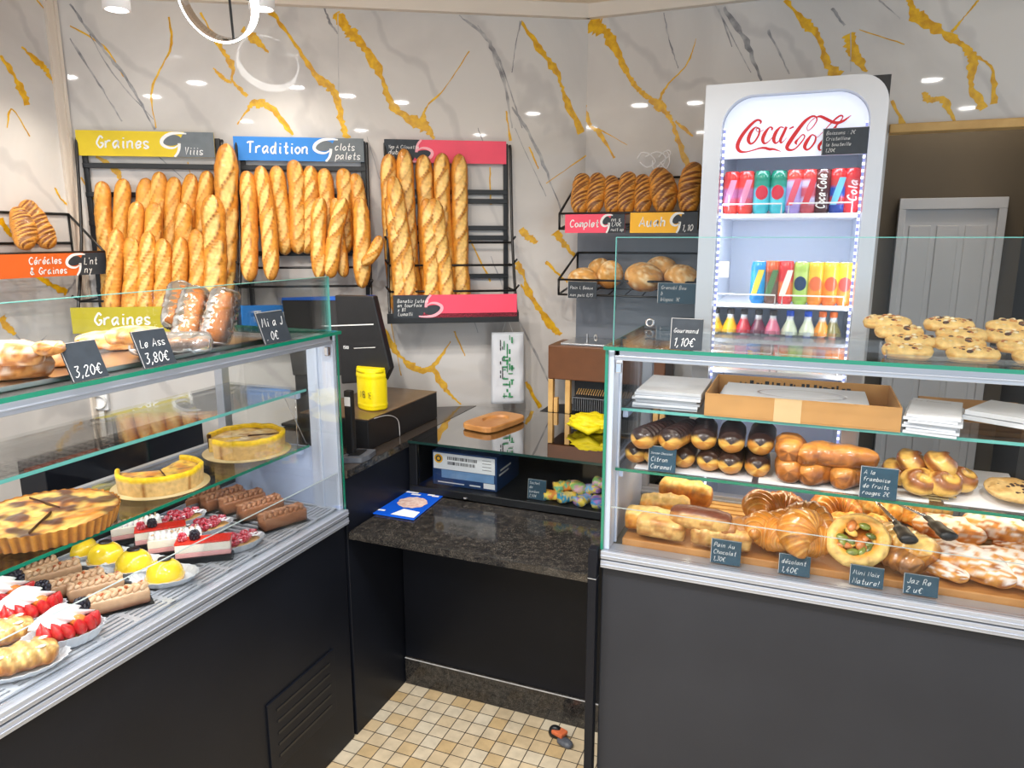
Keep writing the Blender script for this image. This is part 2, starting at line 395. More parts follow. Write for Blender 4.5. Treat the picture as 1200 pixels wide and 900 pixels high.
def textw(text):
    x = 0
    for ch in text:
        g = _g.get(ch)
        x += 5 if (ch == ' ' or g is None) else max(_val[q[0]] for st in g.split('|') for q in st.split())+1.4
    return x
def sign(o, u, v, n, w, h, color, text, chalk, label, dark='chalk', mirror=False, lines=1, name='price_sign', group=None):
    """a strip sign: coloured field with white lettering, a swoosh and a slate field for chalk prices; o = lower left corner of its front"""
    o, u, v, n = V3(o), V3(u).normalized(), V3(v).normalized(), V3(n).normalized()
    r = empty(name, o); tag(r, label, 'sign', group); O = V3((0, 0, 0))
    b = MB(); b.prism([(0, 0), (w, 0), (w, h), (0, h)], -n*.005, u, v, n*.005); b.build('panel', color, r)
    f = (lambda x: 1-x) if mirror else (lambda x: x)
    P = lambda x, y: O + u*(f(x)*w) + v*(y*h)
    fl = (lambda y: 1-y) if mirror else (lambda y: y)
    d = MB()
    poly = [P(x, fl(y)) + n*.0005 for x, y in ((.785, 1), (1, 1), (1, 0), (.705, 0), (.735, .28), (.745, .5), (.76, .8))]
    if (poly[1]-poly[0]).cross(poly[2]-poly[1]).dot(n) < 0: poly = poly[::-1]
    d.add(poly, [tuple(range(len(poly)))])
    el = [P(.69+.07*cos(a)+.012*sin(a), fl(.66+.22*sin(a))) + n*.0007 for a in [2*pi*i/24 for i in range(24)]]
    if (el[1]-el[0]).cross(el[2]-el[1]).dot(n) < 0: el = el[::-1]
    d.add(el, [tuple(range(24))]); d.build('slate_field', dark, r)
    s = MB()
    c1 = crom([(.80, .93), (.74, .95), (.675, .9), (.625, .72), (.615, .52), (.65, .38), (.70, .36), (.742, .50)], 5)
    s.ribbon([P(x, fl(y)) for x, y in c1], [h*(.05+.09*sin(pi*min(1, i/len(c1)*1.1))) for i in range(len(c1))], n, 0, .0010)
    c2 = crom([(.742, .54), (.738, .34), (.725, .16), (.70, .0)], 5)
    s.ribbon([P(x, fl(y)) for x, y in c2], [h*.12*(1-.3*i/len(c2)) for i in range(len(c2))], n, 0, .0010)
    s.build('swoosh', 'ink_white' if not mirror else 'pink_pale', r)
    if text:
        t = MB(); tl = text if isinstance(text, list) else [text]
        hh = h*(.46 if len(tl) == 1 else .30); hh = min([hh]+[(.50 if len(tl) == 1 else .34)*w*10/textw(q) for q in tl])
        for i, q in enumerate(tl):
            tw = textw(q)*hh/10; x0 = w*.27 if len(tl) > 1 else w*.33 - tw/2
            y0 = h*(.32 if len(tl) == 1 else (.56 - .44*i)); write(t, q, u*x0 + v*y0, u, v, n, hh, hh*.15, 0, .1, .0012)
        t.build('lettering', 'ink_white', r)
    if chalk:
        t = MB(); k = len(chalk)
        for i, q in enumerate(chalk):
            hh = h*min(.3, .62/k); av = .21*w if not mirror else .25*w
            hh = min(hh, av*10/textw(q)); x0 = (.77*w if not mirror else .03*w)
            write(t, q, u*x0 + v*(h*(.86-.8*(i+1)/k*.95)), u, v, n, hh, hh*.11, 0, .2, .0012)
        t.build('chalk_writing', 'ink_white', r)
    return r
mat('pink_pale', lin(250, 176, 190), .5, var=.05, scale=30)
def slate(o, u, v, n, w, h, lines, label, matn='chalk', name='price_board', group='small slate price boards'):
    """a small slate card with chalk writing; o = lower left corner of the front"""
    o, u, v, n = V3(o), V3(u).normalized(), V3(v).normalized(), V3(n).normalized()
    r = empty(name, o); tag(r, label, 'price board', group)
    b = MB(); b.prism([(0, 0), (w, 0), (w, h), (0, h)], -n*.003, u, v, n*.003); b.build('board', matn, r)
    t = MB(); k = len(lines)
    for i, q in enumerate(lines):
        hh = min(h*.5/k*1.15, w*.86*10/max(1, textw(q))); write(t, q, u*(w*.08) + v*(h*(.94 - .86*(i+1)/k + .03)), u, v, n, hh*.92, hh*.07, 0, .22, .0008)
    t.build('chalk_writing', 'ink_white', r)
    e = MB(); e.ribbon([u*(w*.01) + v*(h*.01), u*(w*.01) + v*(h*.99)], w*.016, n, 0, .0005); e.ribbon([v*(h*.99), u*w + v*(h*.99)], h*.014, n, 0, .0005)
    e.build('worn_edge', 'fine_grey_vein', r)
    return r
# ------------------------------------------------------------------ the room
CZ = 2.40
b = MB(); b.box(-3.2, 2.4, -2.2, 4.2, -.05, 0); struct(b.build('floor', 'floor_tile'))
b = MB(); b.box(-3.2, 2.4, -2.2, 4.2, CZ, CZ+.05); 
for i in range(-5, 5): b.box(-2.9+.0, 2.2, i*.6+.3, i*.6+.304, CZ-.0015, CZ)
for i in range(-5, 5): b.box(i*.6+.1, i*.6+.104, -2, 3, CZ-.0015, CZ)
struct(b.build('ceiling', 'ceiling_paint'))
SL = -1.436; SRC = (2.85-2.63)/sin(RWA)             # rear wall from the left corner to the right corner
LC_ = rw(SL, 0, 0)
def vein(mb, pts, ws, P, nrm, mi, jag=.35, k=6, ppm=.0034):
    """a vein traced on the wall: photo points projected onto the wall plane, widths in photo pixels"""
    q = crom([(x, y, w) for (x, y), w in zip(pts, ws)], k+3)
    L = []; W = []
    for i, (x, y, w) in enumerate(q):
        j = min(.22*w, 1.3) if mi == 1 else .35*w
        L.append(P(x + random.uniform(-j, j), y + random.uniform(-.3, .3))); W.append(max(.5, w*max(.3, 1+.9*nz((x*.06, y*.06, 3.3))))*ppm)
    mb.ribbon(L, W, nrm, mi, .0006 + random.uniform(0, .0003), jag, 6)
b = MB(); e = rw(SRC, 0, 0); a = LC_
b.prism([(0, 0), ((e-a).length, 0), ((e-a).length, CZ), (0, CZ)], a, RW_U, (0, 0, 1), -RW_N*.06)
PR = lambda x, y: at(x, y, off=0)
G = [([(198,20),(200,55),(178,105),(183,150)],[1.5,2,1.5,1.2]),([(82,30),(122,55),(145,90)],[1.2,2,1]),([(235,15),(255,50),(272,78),(273,95),(290,113)],[3,4,6,3,7]),([(250,80),(262,92),(272,97)],[2,3,2]),
 ([(278,146),(288,132),(298,121),(318,127),(343,158)],[1.5,2,7,8,3]),([(283,34),(300,47),(315,62)],[5,8,2]),([(315,10),(340,43),(372,90),(392,108),(400,140),(407,162)],[7,3,6,8,6,9]),
 ([(393,15),(407,34),(420,48),(443,80),(458,120),(480,140),(500,150),(509,163)],[7,14,9,6,5,10,8,4]),([(495,143),(500,125),(520,105),(550,60)],[4,2,1.5,1]),([(610,25),(635,60),(655,90),(662,115),(682,156)],[2,6,7,5,9]),
 ([(593,130),(598,165)],[2,3]),([(574,196),(575,240)],[2,2]),([(610,268),(618,277),(629,284)],[7,6,3]),([(605,307),(614,325),(625,352),(638,372),(655,392)],[5,7,4,8,4]),([(620,172),(631,198)],[1.5,1.5]),
 ([(651,272),(661,286),(674,300)],[8,7,4]),([(640,307),(657,324),(666,331)],[5,3,2]),([(640,371),(652,392)],[5,4]),([(443,375),(464,411),(488,432),(507,430),(528,400)],[3,6,9,7,1.5]),
 ([(507,432),(523,457),(540,474)],[5,5,2]),([(532,388),(545,417)],[1.5,1.5]),([(610,333),(633,362),(656,392)],[4,6,6]),([(616,447),(633,478)],[4,6]),([(112,183),(133,197),(143,212)],[4,7,2]),
 ([(95,208),(120,250)],[1.2,1]),([(220,190),(232,240)],[1,1]),([(455,360),(470,440)],[1,1]),([(300,215),(292,300)],[1,1.5]),([(690,180),(640,215)],[1,1]),([(545,270),(575,330)],[1.5,2])]
for p, w in G: vein(b, p, w, PR, RW_N, 1)
D_ = [([(82,5),(115,50),(150,95),(182,152)],[2,3,3,2]),([(82,45),(120,105),(143,142)],[1.5,2,1.5]),([(105,40),(135,90),(180,140)],[1,1.5,1]),([(378,5),(386,25),(396,40)],[2,2,1]),([(538,18),(570,45),(590,95),(600,150)],[2,4,3,1.5]),
 ([(560,30),(585,70),(612,150)],[1,1.5,1]),([(600,125),(630,175),(660,255)],[2,3,2]),([(603,150),(640,230)],[1,1]),([(610,25),(603,60),(600,85)],[1.5,1,1]),([(575,300),(600,360),(640,440),(650,470)],[1,2,2,1]),([(430,160),(445,210)],[1,1]),([(480,300),(545,360),(560,390)],[1,1.5,1]),([(160,160),(215,210)],[1,1]),([(560,150),(575,190)],[1,1])]
for p, w in D_: vein(b, p, w, PR, RW_N, 2, .3)
for p, w in [([(396,15),(397,110)],[.8,.8])]: vein(b, p, w, PR, RW_N, 3, 0)
struct(b.build('wall_rear', ['marble', 'gold_vein', 'grey_vein', 'fine_grey_vein']))
# right wall (parallel to the counter), with the doorway into the back room
XO, ZO, YW = .215, 1.895, 2.85
b = MB(); x0 = rw(SRC, 0, 0).x
b.box(x0, XO, YW, YW+.06, 0, CZ); b.box(XO, 2.4, YW, YW+.06, ZO, CZ)
PW = lambda x, y: at(x, y, Y=YW)
G2 = [([(692,25),(703,34),(715,44),(732,80),(745,102),(758,113),(770,122),(785,137),(792,155),(806,194)],[11,14,12,6,5,10,10,5,7,4]),([(772,120),(782,100),(805,75),(816,45)],[4,2,1.5,1]),([(792,142),(812,160)],[4,2]),
 ([(685,120),(690,145),(702,155),(720,185)],[5,7,4,2]),([(920,0),(945,28),(960,45),(970,75),(983,90)],[3,7,4,6,9]),([(995,40),(1000,62),(1016,84)],[9,10,3]),([(1065,-2),(1075,20),(1105,38),(1130,55),(1140,70),(1138,100),(1153,128)],[4,8,12,7,7,6,7]),
 ([(1115,38),(1130,20),(1147,0)],[4,2,1]),([(1140,65),(1162,80),(1165,122)],[3,4,7]),([(1082,108),(1088,117),(1105,117),(1118,142)],[3,9,8,3]),([(1045,118),(1061,150)],[3,5]),([(1007,35),(1060,52)],[1,1]),([(700,150),(735,170)],[1.5,1])]
for p, w in G2: vein(b, p, w, PW, (0, -1, 0), 1)
for p, w in [([(848,8),(875,50),(892,95)],[3,5,2]),([(900,35),(925,87)],[2,1.5]),([(1030,0),(1055,22)],[2,1]),([(778,15),(785,50),(795,80)],[1,1.5,1]),([(838,5),(880,85)],[1,1]),([(975,10),(990,30)],[2,2]),([(842,10),(858,55)],[1,1])]: vein(b, p, w, PW, (0, -1, 0), 2, .3)
vein(b, [(997, 38), (997, 84)], [.8, .8], PW, (0, -1, 0), 3, 0)
struct(b.build('wall_right', ['marble', 'gold_vein', 'grey_vein', 'fine_grey_vein']))
# left wall
b = MB(); b.box(LC_.x-.06, LC_.x, -2.2, LC_.y, 0, CZ)
PL = lambda x, y: at(x, y, X=LC_.x)
for p, w in [([(0,65),(20,95),(32,123)],[4,6,5]),([(25,55),(50,78),(60,92),(71,113)],[2,8,5,2]),([(43,0),(60,22)],[3,2]),([(0,256),(12,274),(22,282)],[5,7,4]),([(40,320),(58,333),(78,343)],[5,8,7]),([(0,372),(9,384),(18,392)],[8,7,2]),([(64,220),(73,235),(87,245)],[1.2,2,1.5]),([(8,150),(14,128),(35,160)],[1.5,1.2,1])]: vein(b, p, w, PL, (1, 0, 0), 1)
for p, w in [([(78,343),(86,332),(94,318)],[3,2,1]),([(18,392),(27,402)],[2,1.5]),([(48,400),(55,393)],[1.5,1])]: vein(b, p, w, PL, (1, 0, 0), 2, .2)
struct(b.build('wall_left', ['marble', 'gold_vein', 'grey_vein', 'fine_grey_vein']))
b = MB(); c = LC_
b.box(c.x, c.x+.012, c.y-.045, c.y-.035, 0, CZ-.05); b.box(c.x, c.x+.012, c.y-.012, c.y-.002, 0, CZ-.05); b.box(c.x, c.x+.004, c.y-.035, c.y-.012, 0, CZ-.05)
struct(b.build('trim_1', 'trim_paint'))
b = MB(); hm = .045
b.prism([(0, 0), (.028, .0), (.045, .05), (0, .05)], rw(SL, 0, CZ-hm), RW_N, (0, 0, 1), RW_U*(SRC-SL))
struct(b.build('trim_2', 'trim_paint'))
b = MB(); b.prism([(0, 0), (.028, .0), (.045, .05), (0, .05)], (x0, YW, CZ-hm), (0, -1, 0), (0, 0, 1), (2.4-x0, 0, 0)); struct(b.build('trim_3', 'trim_paint'))
b = MB(); b.prism([(0, 0), (.028, .0), (.045, .05), (0, .05)], (c.x, -2.2, CZ-hm), (1, 0, 0), (0, 0, 1), (0, c.y+2.2, 0)); struct(b.build('trim_4', 'trim_paint'))
b = MB(); b.box(XO, 2.3, YW-.014, YW+.06, ZO-.002, ZO+.026); struct(b.build('trim_5', 'wood_pale', bevel=.003))
# back room seen through the doorway
b = MB(); b.box(.1, 1.6, 3.3, 3.36, 0, CZ); struct(b.build('wall_back_room', 'niche'))
b = MB(); b.box(XO-.04, XO, YW+.06, 3.3, 0, CZ); struct(b.build('wall_back_room_side', 'niche_dark'))
b = MB(); b.box(.735, .80, 2.95, 3.3, 0, CZ); struct(b.build('wall_back_room_right', 'niche_dark'))
dr = empty('door_1', (.32, 3.3, 0)); struct(dr); W_, H_ = .335, 1.685
b = MB(); b.box(0, W_, -.03, 0, 0, H_); b.build('door_leaf', 'door_grey', dr, bevel=.003)
b = MB(); b.box(-.012, .012, -.05, 0, 0, H_-.0302); b.box(W_-.015, W_+.012, -.05, 0, 0, H_-.0302); b.box(-.012, W_+.012, -.05, 0, H_-.03, H_+.012); b.build('door_frame', 'door_grey', dr, bevel=.002)
b = MB()
for i in range(3): b.box(.03+.095*i, .105+.095*i, -.036, -.03, .15, H_-.09)
b.build('door_panel', 'door_grey', dr, bevel=.004)
# ------------------------------------------------------------------ the two refrigerated glass cases
mat('grille', lin(206, 210, 218), .3, .35, var=.06, scale=8)
def case(name, label, x0, x1, D, z_low, y_low, z_mid, y_mid, sg, panel, deckmat):
    """local x along the front, y into the case; the end post stands at x1 (sg=1) or x0 (sg=-1); sneeze guard height sg_h"""
    r = empty(name); tag(r, label, 'display case'); xe = x1 if sg > 0 else x0
    e = lambda d: xe - sg*d                      # distance d inward from the post end
    def bx(mb, a, c_, y0, y1, z0, z1, mi=0): mb.box(min(a, c_), max(a, c_), y0, y1, z0, z1, mi)
    b = MB(); b.box(x0, x1, .004, D, 0, .716); b.build('base_cabinet', panel, r, bevel=.004)
    b = MB(); b.box(x0, x1, -.012, .05, .7195, .7395); b.box(x0, x1, -.012, .05, .7435, .764); b.box(x0, x1, -.004, .06, .738, .745, 1)
    for k in range(2): b.box(x0, x1, -.0145, -.012, .727+.024*k, .730+.024*k)
    b.build('front_rail', ['alu', 'alu_dark'], r, bevel=.0025)
    b = MB(); b.box(x0+.01, x1-.01, .03, D-.02, .716, .752); b.build('deck_tray', 'alu_dark', r)
    if deckmat:
        b = MB(); z = .766
        for k in range(5): b.box(x0+.02, x1-.02, .016+.014*k, .0245+.014*k, z, z+.004)
        n = int((x1-x0)/.085)
        for k in range(n+1): b.box(x0+.02+(x1-x0-.05)*k/n, x0+.034+(x1-x0-.05)*k/n, .016, .081, z-.0005, z+.0045)
        n = int((x1-x0)/.022)
        for k in range(n+1):
            xx = x0+.02+(x1-x0-.045)*k/n; b.box(xx, xx+.0085, .085, D-.04, z, z+.005)
        b.box(x0+.02, x1-.02, D*.5, D*.5+.006, z-.004, z); b.box(x0+.02, x1-.02, .083, .087, z-.003, z+.006)
        b.build('deck_grille', 'grille', r)
        b = MB(); b.box(x0+.01, x1-.01, D-.034, D-.006, .752, .925); b.build('back_wall', 'black_metal', r)
        b = MB(); b.box(x0+.01, x1-.01, D-.045, D-.004, .926, .940); b.box(x0+.01, x1-.01, D-.040, D-.02, .940, .950); b.build('door_rail', 'alu', r, bevel=.002)
    # end post and end wall
    b = MB(); bx(b, e(0), e(.018), .004, .095, .764, 1.281); bx(b, e(.018), e(.024), .055, .066, .764, 1.281); b.build('end_post', 'white_metal', r, bevel=.002)
    b = MB(); bx(b, e(.001), e(.012), .095, D-.01, .74, z_low-.01); b.build('end_wall', 'cool_white', r)
    b = MB(); bx(b, e(-.003), e(.004), .0, D, .764, 1.283); b.build('end_glass', ['glass'], r)
    b = MB(); bx(b, e(-.0035), e(.0042), -.0012, .0, .764, 1.283); b.build('end_glass_edge', 'glass_edge', r)
    b = MB(); bx(b, e(.02), e(.034), .008, .02, 1.225, 1.25); bx(b, e(-.006), e(.03), .016, .024, 1.232, 1.243); b.build('hinge_clip', 'chrome', r, bevel=.002)
    # back frame with sliding-door rails
    b = MB(); b.box(x0, x1, D-.035, D, .75, .80); b.box(x0, x1, D-.03, D-.004, 1.25, 1.282); bx(b, e(0), e(.03), D-.03, D, .8, 1.25); b.box(x0, x1, D-.045, D-.035, .78, .79); b.build('back_frame', 'alu', r, bevel=.002)
    # shelves
    for nm, z, y0 in (('lower_shelf', z_low, y_low), ('middle_shelf', z_mid, y_mid)):
        b = MB(); b.box(x0+.015, x1-.02, y0+.001, D-.05, z-.007, z); b.box(x0+.015, x1-.02, y0-.0005, y0+.001, z-.0072, z+.0002, 1); s_ = b.build(nm, ['glass', 'glass_edge' if nm == 'lower_shelf' else 'glass_edge_light'], r)
        b = MB(); xa = e(.02); xb = e(.034)
        bx(b, xa, xb, y0+.02, D-.1, z-.03, z-.0075); b.build('shelf_bracket', 'cool_white', r, bevel=.002)
    # top glass, front bar
    b = MB(); b.box(x0-.004, x1+.004, -.011, D, 1.2835, 1.292); b.box(x0-.0045, x1+.0045, -.0125, -.011, 1.2833, 1.2922, 1); bx(b, e(-.0045), e(-.006), -.0125, D, 1.2833, 1.2922, 1)
    b.build('top_glass', ['glass', 'glass_edge'], r)
    b = MB(); b.box(x0+.02, x1-.02, .0, .03, 1.258, 1.2825); b.box(x0+.02, x1-.02, -.002, .0, 1.266, 1.270); bx(b, e(.02), e(.032), .0, D-.02, 1.268, 1.2825); b.build('top_bar', 'alu', r, bevel=.003)
    b = MB(); b.box(x0+.03, x1-.06, .031, .043, 1.264, 1.274); b.build('led_strip', 'led_warm', r)
    # low front pane and tall front pane
    b = MB(); b.box(x0+.02, x1-.02, .005, .009, .766, .8795); b.box(x0+.02, x1-.02, .0047, .0093, .8795, .8803, 1); b.build('low_front_glass', ['front_pane', 'glass_edge_pale'], r)
    b = MB(); b.box(x0+.004, x1-.004, -.002, .002, .764, 1.266); b.build('front_glass', ['front_pane'], r)
    return r
LCX, LCY = -1.217, 1.69
lcase = case('display_case', 'long glass pastry case on a black cabinet along the left wall side', -1.75, 0, .43, .955, .10, 1.122, .10, 1, 'black_panel', True)
lcase.location = (LCX, LCY, 0); lcase.rotation_euler = (0, 0, pi/2)
rcase = case('display_case', 'glass bakery case of croissants on a dark grey cabinet at right', 0, 1.55, .45, .972, .045, 1.122, .08, -1, 'grey_panel', False)
rcase.location = (-.44, 1.70, 0)
def part(mb, name, mats, root, **k):
    """link a mesh given in world coordinates as a part of an already placed root"""
    o = mb.build(name, mats, root, **k); o.matrix_parent_inverse = (Matrix.Translation(root.location) @ root.rotation_euler.to_matrix().to_4x4()).inverted(); return o
# ventilation grille of the left case
b = MB(); b.box(LCX-.004, LCX+.0015, 1.312, 1.60, .155, .36); part(b, 'vent_plate', 'black_panel', lcase, bevel=.001)
b = MB()
for k in range(5): b.box(LCX+.0008, LCX+.0032, 1.345, 1.575, .186+.034*k, .193+.034*k)
part(b, 'vent_slot', 'black_plastic', lcase)
# sneeze guards: upright panes on the top glass
b = MB(); b.box(LCX-.020, LCX-.014, .1, 1.684, 1.2922, 1.4425); b.box(LCX-.0205, LCX-.0135, .1, 1.6845, 1.4425, 1.4438, 1); b.box(LCX-.0205, LCX-.0135, 1.684, 1.6855, 1.2922, 1.4438, 1); part(b, 'sneeze_guard', ['glass', 'glass_edge_light'], lcase)
b = MB(); b.box(-.428, 1.10, 1.716, 1.722, 1.2922, 1.549); b.box(-.428, 1.10, 1.7155, 1.7225, 1.549, 1.5505, 1); b.box(-.4295, -.428, 1.7155, 1.7225, 1.2922, 1.5505, 1); part(b, 'sneeze_guard', ['glass', 'glass_edge_light'], rcase)
b = MB(); hp = at(762, 381, Z=1.30); b.lathe([(.008, 0), (.013, 0), (.013, .01), (.008, .01), (.008, 0)], 16, (0, 0, 0)); 
h = b.build('ring_eye', 'chrome', rcase); h.matrix_parent_inverse = Matrix.Translation(rcase.location).inverted(); h.location = (hp.x, hp.y, 1.306); h.rotation_euler = (radians(80), 0, 0)
# wire ties of the left case shelves
for p, q in (((-1.345, 1.655, 1.115), (-1.335, 1.64, .957)), ((-1.40, 1.66, 1.115), (-1.325, 1.668, .958))):
    b = MB(); b.tube([p, q], .0011, 5); part(b, 'tie_wire', 'chrome', lcase)
# slim dark post between the worktop and the right case
b = MB(); b.box(-.468, -.4455, 1.672, 1.70, 0, .772); b.box(-.4685, -.445, 1.6715, 1.7005, .69, .693, 1); o = b.build('corner_post', ['black_panel', 'steel'], bevel=.002); tag(o, 'slim black metal post at the left end of the right case', 'post')
# ------------------------------------------------------------------ the nook: worktop, plinth, glass counter box, till counter
b = MB(); b.prism([(-1.212, 1.692), (-.470, 1.692), (-.470, 2.058), (-1.212, 2.058)], (0, 0, .669), (1, 0, 0), (0, 1, 0), (0, 0, .021)); o = b.build('worktop', 'granite', bevel=.004); tag(o, 'speckled dark granite worktop in the gap between the two cases', 'worktop')
wk = empty('worktop_unit', (-.84, 2.03, 0)); tag(wk, 'plain black cabinet front under the granite worktop', 'cabinet')
b = MB(); b.box(-.376, .37, -.028, .02, .105, .669); b.build('front_panel', 'black_panel', wk, bevel=.002)
b = MB(); b.box(-.376, .37, -.032, .0, 0, .104); b.box(-.376, .37, -.0335, -.031, .098, .102, 1); b.build('plinth', ['granite', 'fine_grey_vein'], wk, bevel=.001)
glass_mat('table_glass', tint=(.75, .76, .76), refl=3.2, ior=1.5)
db = empty('counter_vitrine', (-.84, 2.06, .69)); tag(db, 'low black counter vitrine with glass top and front behind the worktop', 'display box'); Zt = .877-.69
b = MB(); b.box(-.376, .39, 0, .55, .002, .028); b.box(-.376, -.345, .004, .55, .028, Zt-.008); b.box(.385, .39, .004, .55, .028, Zt-.008); b.box(-.376, .39, .52, .55, .028, Zt-.008); b.build('body', 'black_metal', db, bevel=.002)
b = MB(); b.box(-.376, .39, -.004, .552, Zt-.008, Zt); b.box(-.376, .39, -.0055, -.004, Zt-.0082, Zt+.0002, 1); b.build('glass_top', ['table_glass', 'glass_edge_dark'], db)
b = MB(); b.box(-.34, .384, .004, .008, .028, Zt-.009); b.build('front_glass', 'glass', db)
b = MB(); b.tube([(-.17, -.004, .012), (-.16, -.014, .014), (-.15, -.004, .012)], .004, 8); b.build('catch', 'chrome', db)
tc = empty('till_counter', (LCX, 2.15, 0)); tag(tc, 'black till counter with a dark polished top beside the rear wall', 'counter')
b = MB(); b.prism([(-.003, -.448), (-.003, .458), (-.5, .164), (-.5, -.448)], (0, 0, 0), (1, 0, 0), (0, 1, 0), (0, 0, .853)); b.build('cabinet', 'black_panel', tc, bevel=.002)
b = MB(); b.prism([(.003, -.448), (.003, .460), (-.5, .164), (-.5, -.448)], (0, 0, .854), (1, 0, 0), (0, 1, 0), (0, 0, .024)); b.build('top', 'counter_top', tc, bevel=.003)
b = MB(); b.box(.003, .0055, -.447, .455, .855, .877); b.build('edge_band', 'granite', tc)

b = MB(); b.box(-2.17, -2.05, 1.38, 1.99, 0, .89); o = b.build('back_cabinet', 'black_panel', bevel=.003); tag(o, 'dark low cabinet behind the left case, seen through its glass', 'cabinet')
q = at(116, 470, off=.01); ws = empty('wall_socket', q, RWA); tag(ws, 'round white wall socket on the marble behind the left case', 'socket')
b = MB(); b.box(-.035, .035, -.012, .012, -.035, .035); b.build('plate', 'white', ws, bevel=.003)
b = MB(); b.lathe([(.022, 0), (.022, .012), (.026, .014), (.028, 0)], 20); o = b.build('socket_ring', 'plastic_white', ws); o.location = (.006, -.012, 0); o.rotation_euler = (radians(90), 0, 0)
b = MB(); b.box(-.022, .016, -.008, .010, -q.z+.02, -.036); b.build('cable_trunk', 'plastic_white', ws)
# ------------------------------------------------------------------ baking: shapes with their own crust colours
C_GOLD, C_DEEP, C_DARK, C_PALE, C_CREAM = lin(230, 160, 62), lin(192, 112, 36), lin(124, 66, 22), lin(250, 210, 128), lin(240, 222, 178)
def baguette_bm(L, R, n, skew, seed, deep=1.0, dark=False, nu=150, nv=30, flat=.88, bend=.006):
    """a scored loaf standing on its end: every score is a lens-shaped cut with a raised dark lip and a pale crumb"""
    b = MB(); sd = seed*7.3; rnd = random.Random(seed)
    th = .16+.55*skew if not dark else 1.05; hl = (L/n*.80 if not dark else R*1.45); wl = R*(.30+.16*min(deep, 1.4)) if not dark else L/n*.34
    cuts = [((i+.5)/n*L*.94+L*.03+rnd.uniform(-.12, .12)*L/n, rnd.uniform(-.22, .22)*R, th*(1+rnd.uniform(-.2, .2))) for i in range(n)]
    def fn(u, v):
        a = 2*pi*v; ap = a if a <= pi else a-2*pi
        e = min(u, 1-u)*L/R; pr = sqrt(max(0, 1-(1-min(1, e/2.3))**2))*.86 + .14*min(1, e/.35)
        if u in (0, 1): pr = .02
        r = R*pr*(1 + .09*nz((u*6, cos(a)*.7+sd, sin(a)*.7), 1.0) + .06*nz((u*16+sd, 3, sd), 1) + .03*nz((u*50, a*3, sd), 1))
        g = rd = 0.0; da = ap*R
        if abs(ap) < 2.0:
            for ct, ca, t_ in cuts:
                dt = u*L-ct
                if abs(dt) > hl*1.3: continue
                d2 = da-ca; x = dt*cos(t_)+d2*sin(t_); y = -dt*sin(t_)+d2*cos(t_); q = 1-(x/hl)**2
                if q <= 0: continue
                w_ = wl*q; g = max(g, sst(1.0, .72, abs(y)/w_)); lip = exp(-((abs(y)-w_*1.02)/(R*.085))**2)*sst(0, .3, q); rd = max(rd, lip*(1 if y > 0 else .55))
            k = sst(2.0, 1.35, abs(ap)); g *= k; rd *= k; rd *= (1-.6*g)
        r += R*deep*pr*(.16*rd - .02*g) if not dark else R*pr*(.05*rd-.07*g)
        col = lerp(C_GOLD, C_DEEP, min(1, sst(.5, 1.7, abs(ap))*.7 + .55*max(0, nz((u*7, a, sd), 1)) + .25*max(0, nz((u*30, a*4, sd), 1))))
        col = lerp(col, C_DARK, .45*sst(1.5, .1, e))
        if dark: col = lerp(lerp(C_GOLD, C_DEEP, .45), C_DARK, min(1, 1.1*g)); col = lerp(col, C_PALE, .35*rd)
        else: col = lerp(col, lerp(C_PALE, C_GOLD, .35*abs(nz((u*60, a*6, sd), 1))), min(1, g*(.35+.5*min(1, deep)))); col = lerp(col, C_DARK, min(.85, rd*(.35+.35*deep)))
        bx = bend*sin(u*pi*1.3+sd)
        return (r*sin(a)+bx, -r*cos(a)*flat, u*L), col
    b.surf(fn, nu, nv); return b
def lay(mb):
    """turn a z-long bread so that it lies along x with its scored side up, resting on z=0"""
    m = min(p[1] for p in mb.v); M_ = max(p[1] for p in mb.v)
    mb.v = [(p[2]-.0, p[0], -p[1]) for p in mb.v]; zm = min(p[2] for p in mb.v); zc = (max(p[0] for p in mb.v)+min(p[0] for p in mb.v))/2
    mb.v = [(x-zc, y, z-zm) for x, y, z in mb.v]; return mb
def bun_bm(L, W, H, colf, seed=0, bump=.08, nu=30, nv=20, px=2.4, pz=2.2, ridge=None, bend=0, mi=0, mb=None, org=(0, 0, 0), taper=0, sq=.85):
    """a lying pastry: superellipse loft along x, flat underneath; colf(u, up, side, nval)"""
    b = mb or MB(); sd = seed*5.17
    def fn(u, v):
        x = 2*u-1; pr = max(0, 1-abs(x)**px)**(1/px); pr = max(pr, .03)*(1-taper*x)
        a = 2*pi*v; cy, cz = sin(a), cos(a)
        y = (abs(cy)**sq)*(1 if cy >= 0 else -1); z = (abs(cz)**sq)*(1 if cz >= 0 else -1)
        nv_ = nz((x*2.2+sd, y*2, z*2+sd), 1.0)+.5*nz((x*6+sd, y*4.5, z*4.5), 1.0)+.2*nz((x*15, y*10+sd, z*10), 1.0); k = 1+bump*nv_
        rg = ridge(u, a) if ridge else 0
        zz = (z*.5+.5) if z > 0 else (.5+z*.5*min(1, pr*1.2))
        yy = y*W/2*pr*k*(1+rg); zt = H*(.5+ (zz-.5)*pr)*(1+bump*.5*nv_)*(1+rg*.5) if z > 0 else H*.5*(1+z*min(1, pr*1.4))
        if z > 0: zt = H*.5 + (H*.5*z*pr)*(1+rg)*(1+bump*nv_)
        return (org[0]+x*L/2, org[1]+yy+bend*(1-x*x), org[2]+max(0, zt)), colf(u, cz, cy, nv_)
    b.surf(fn, nu, nv, mi=mi); return b
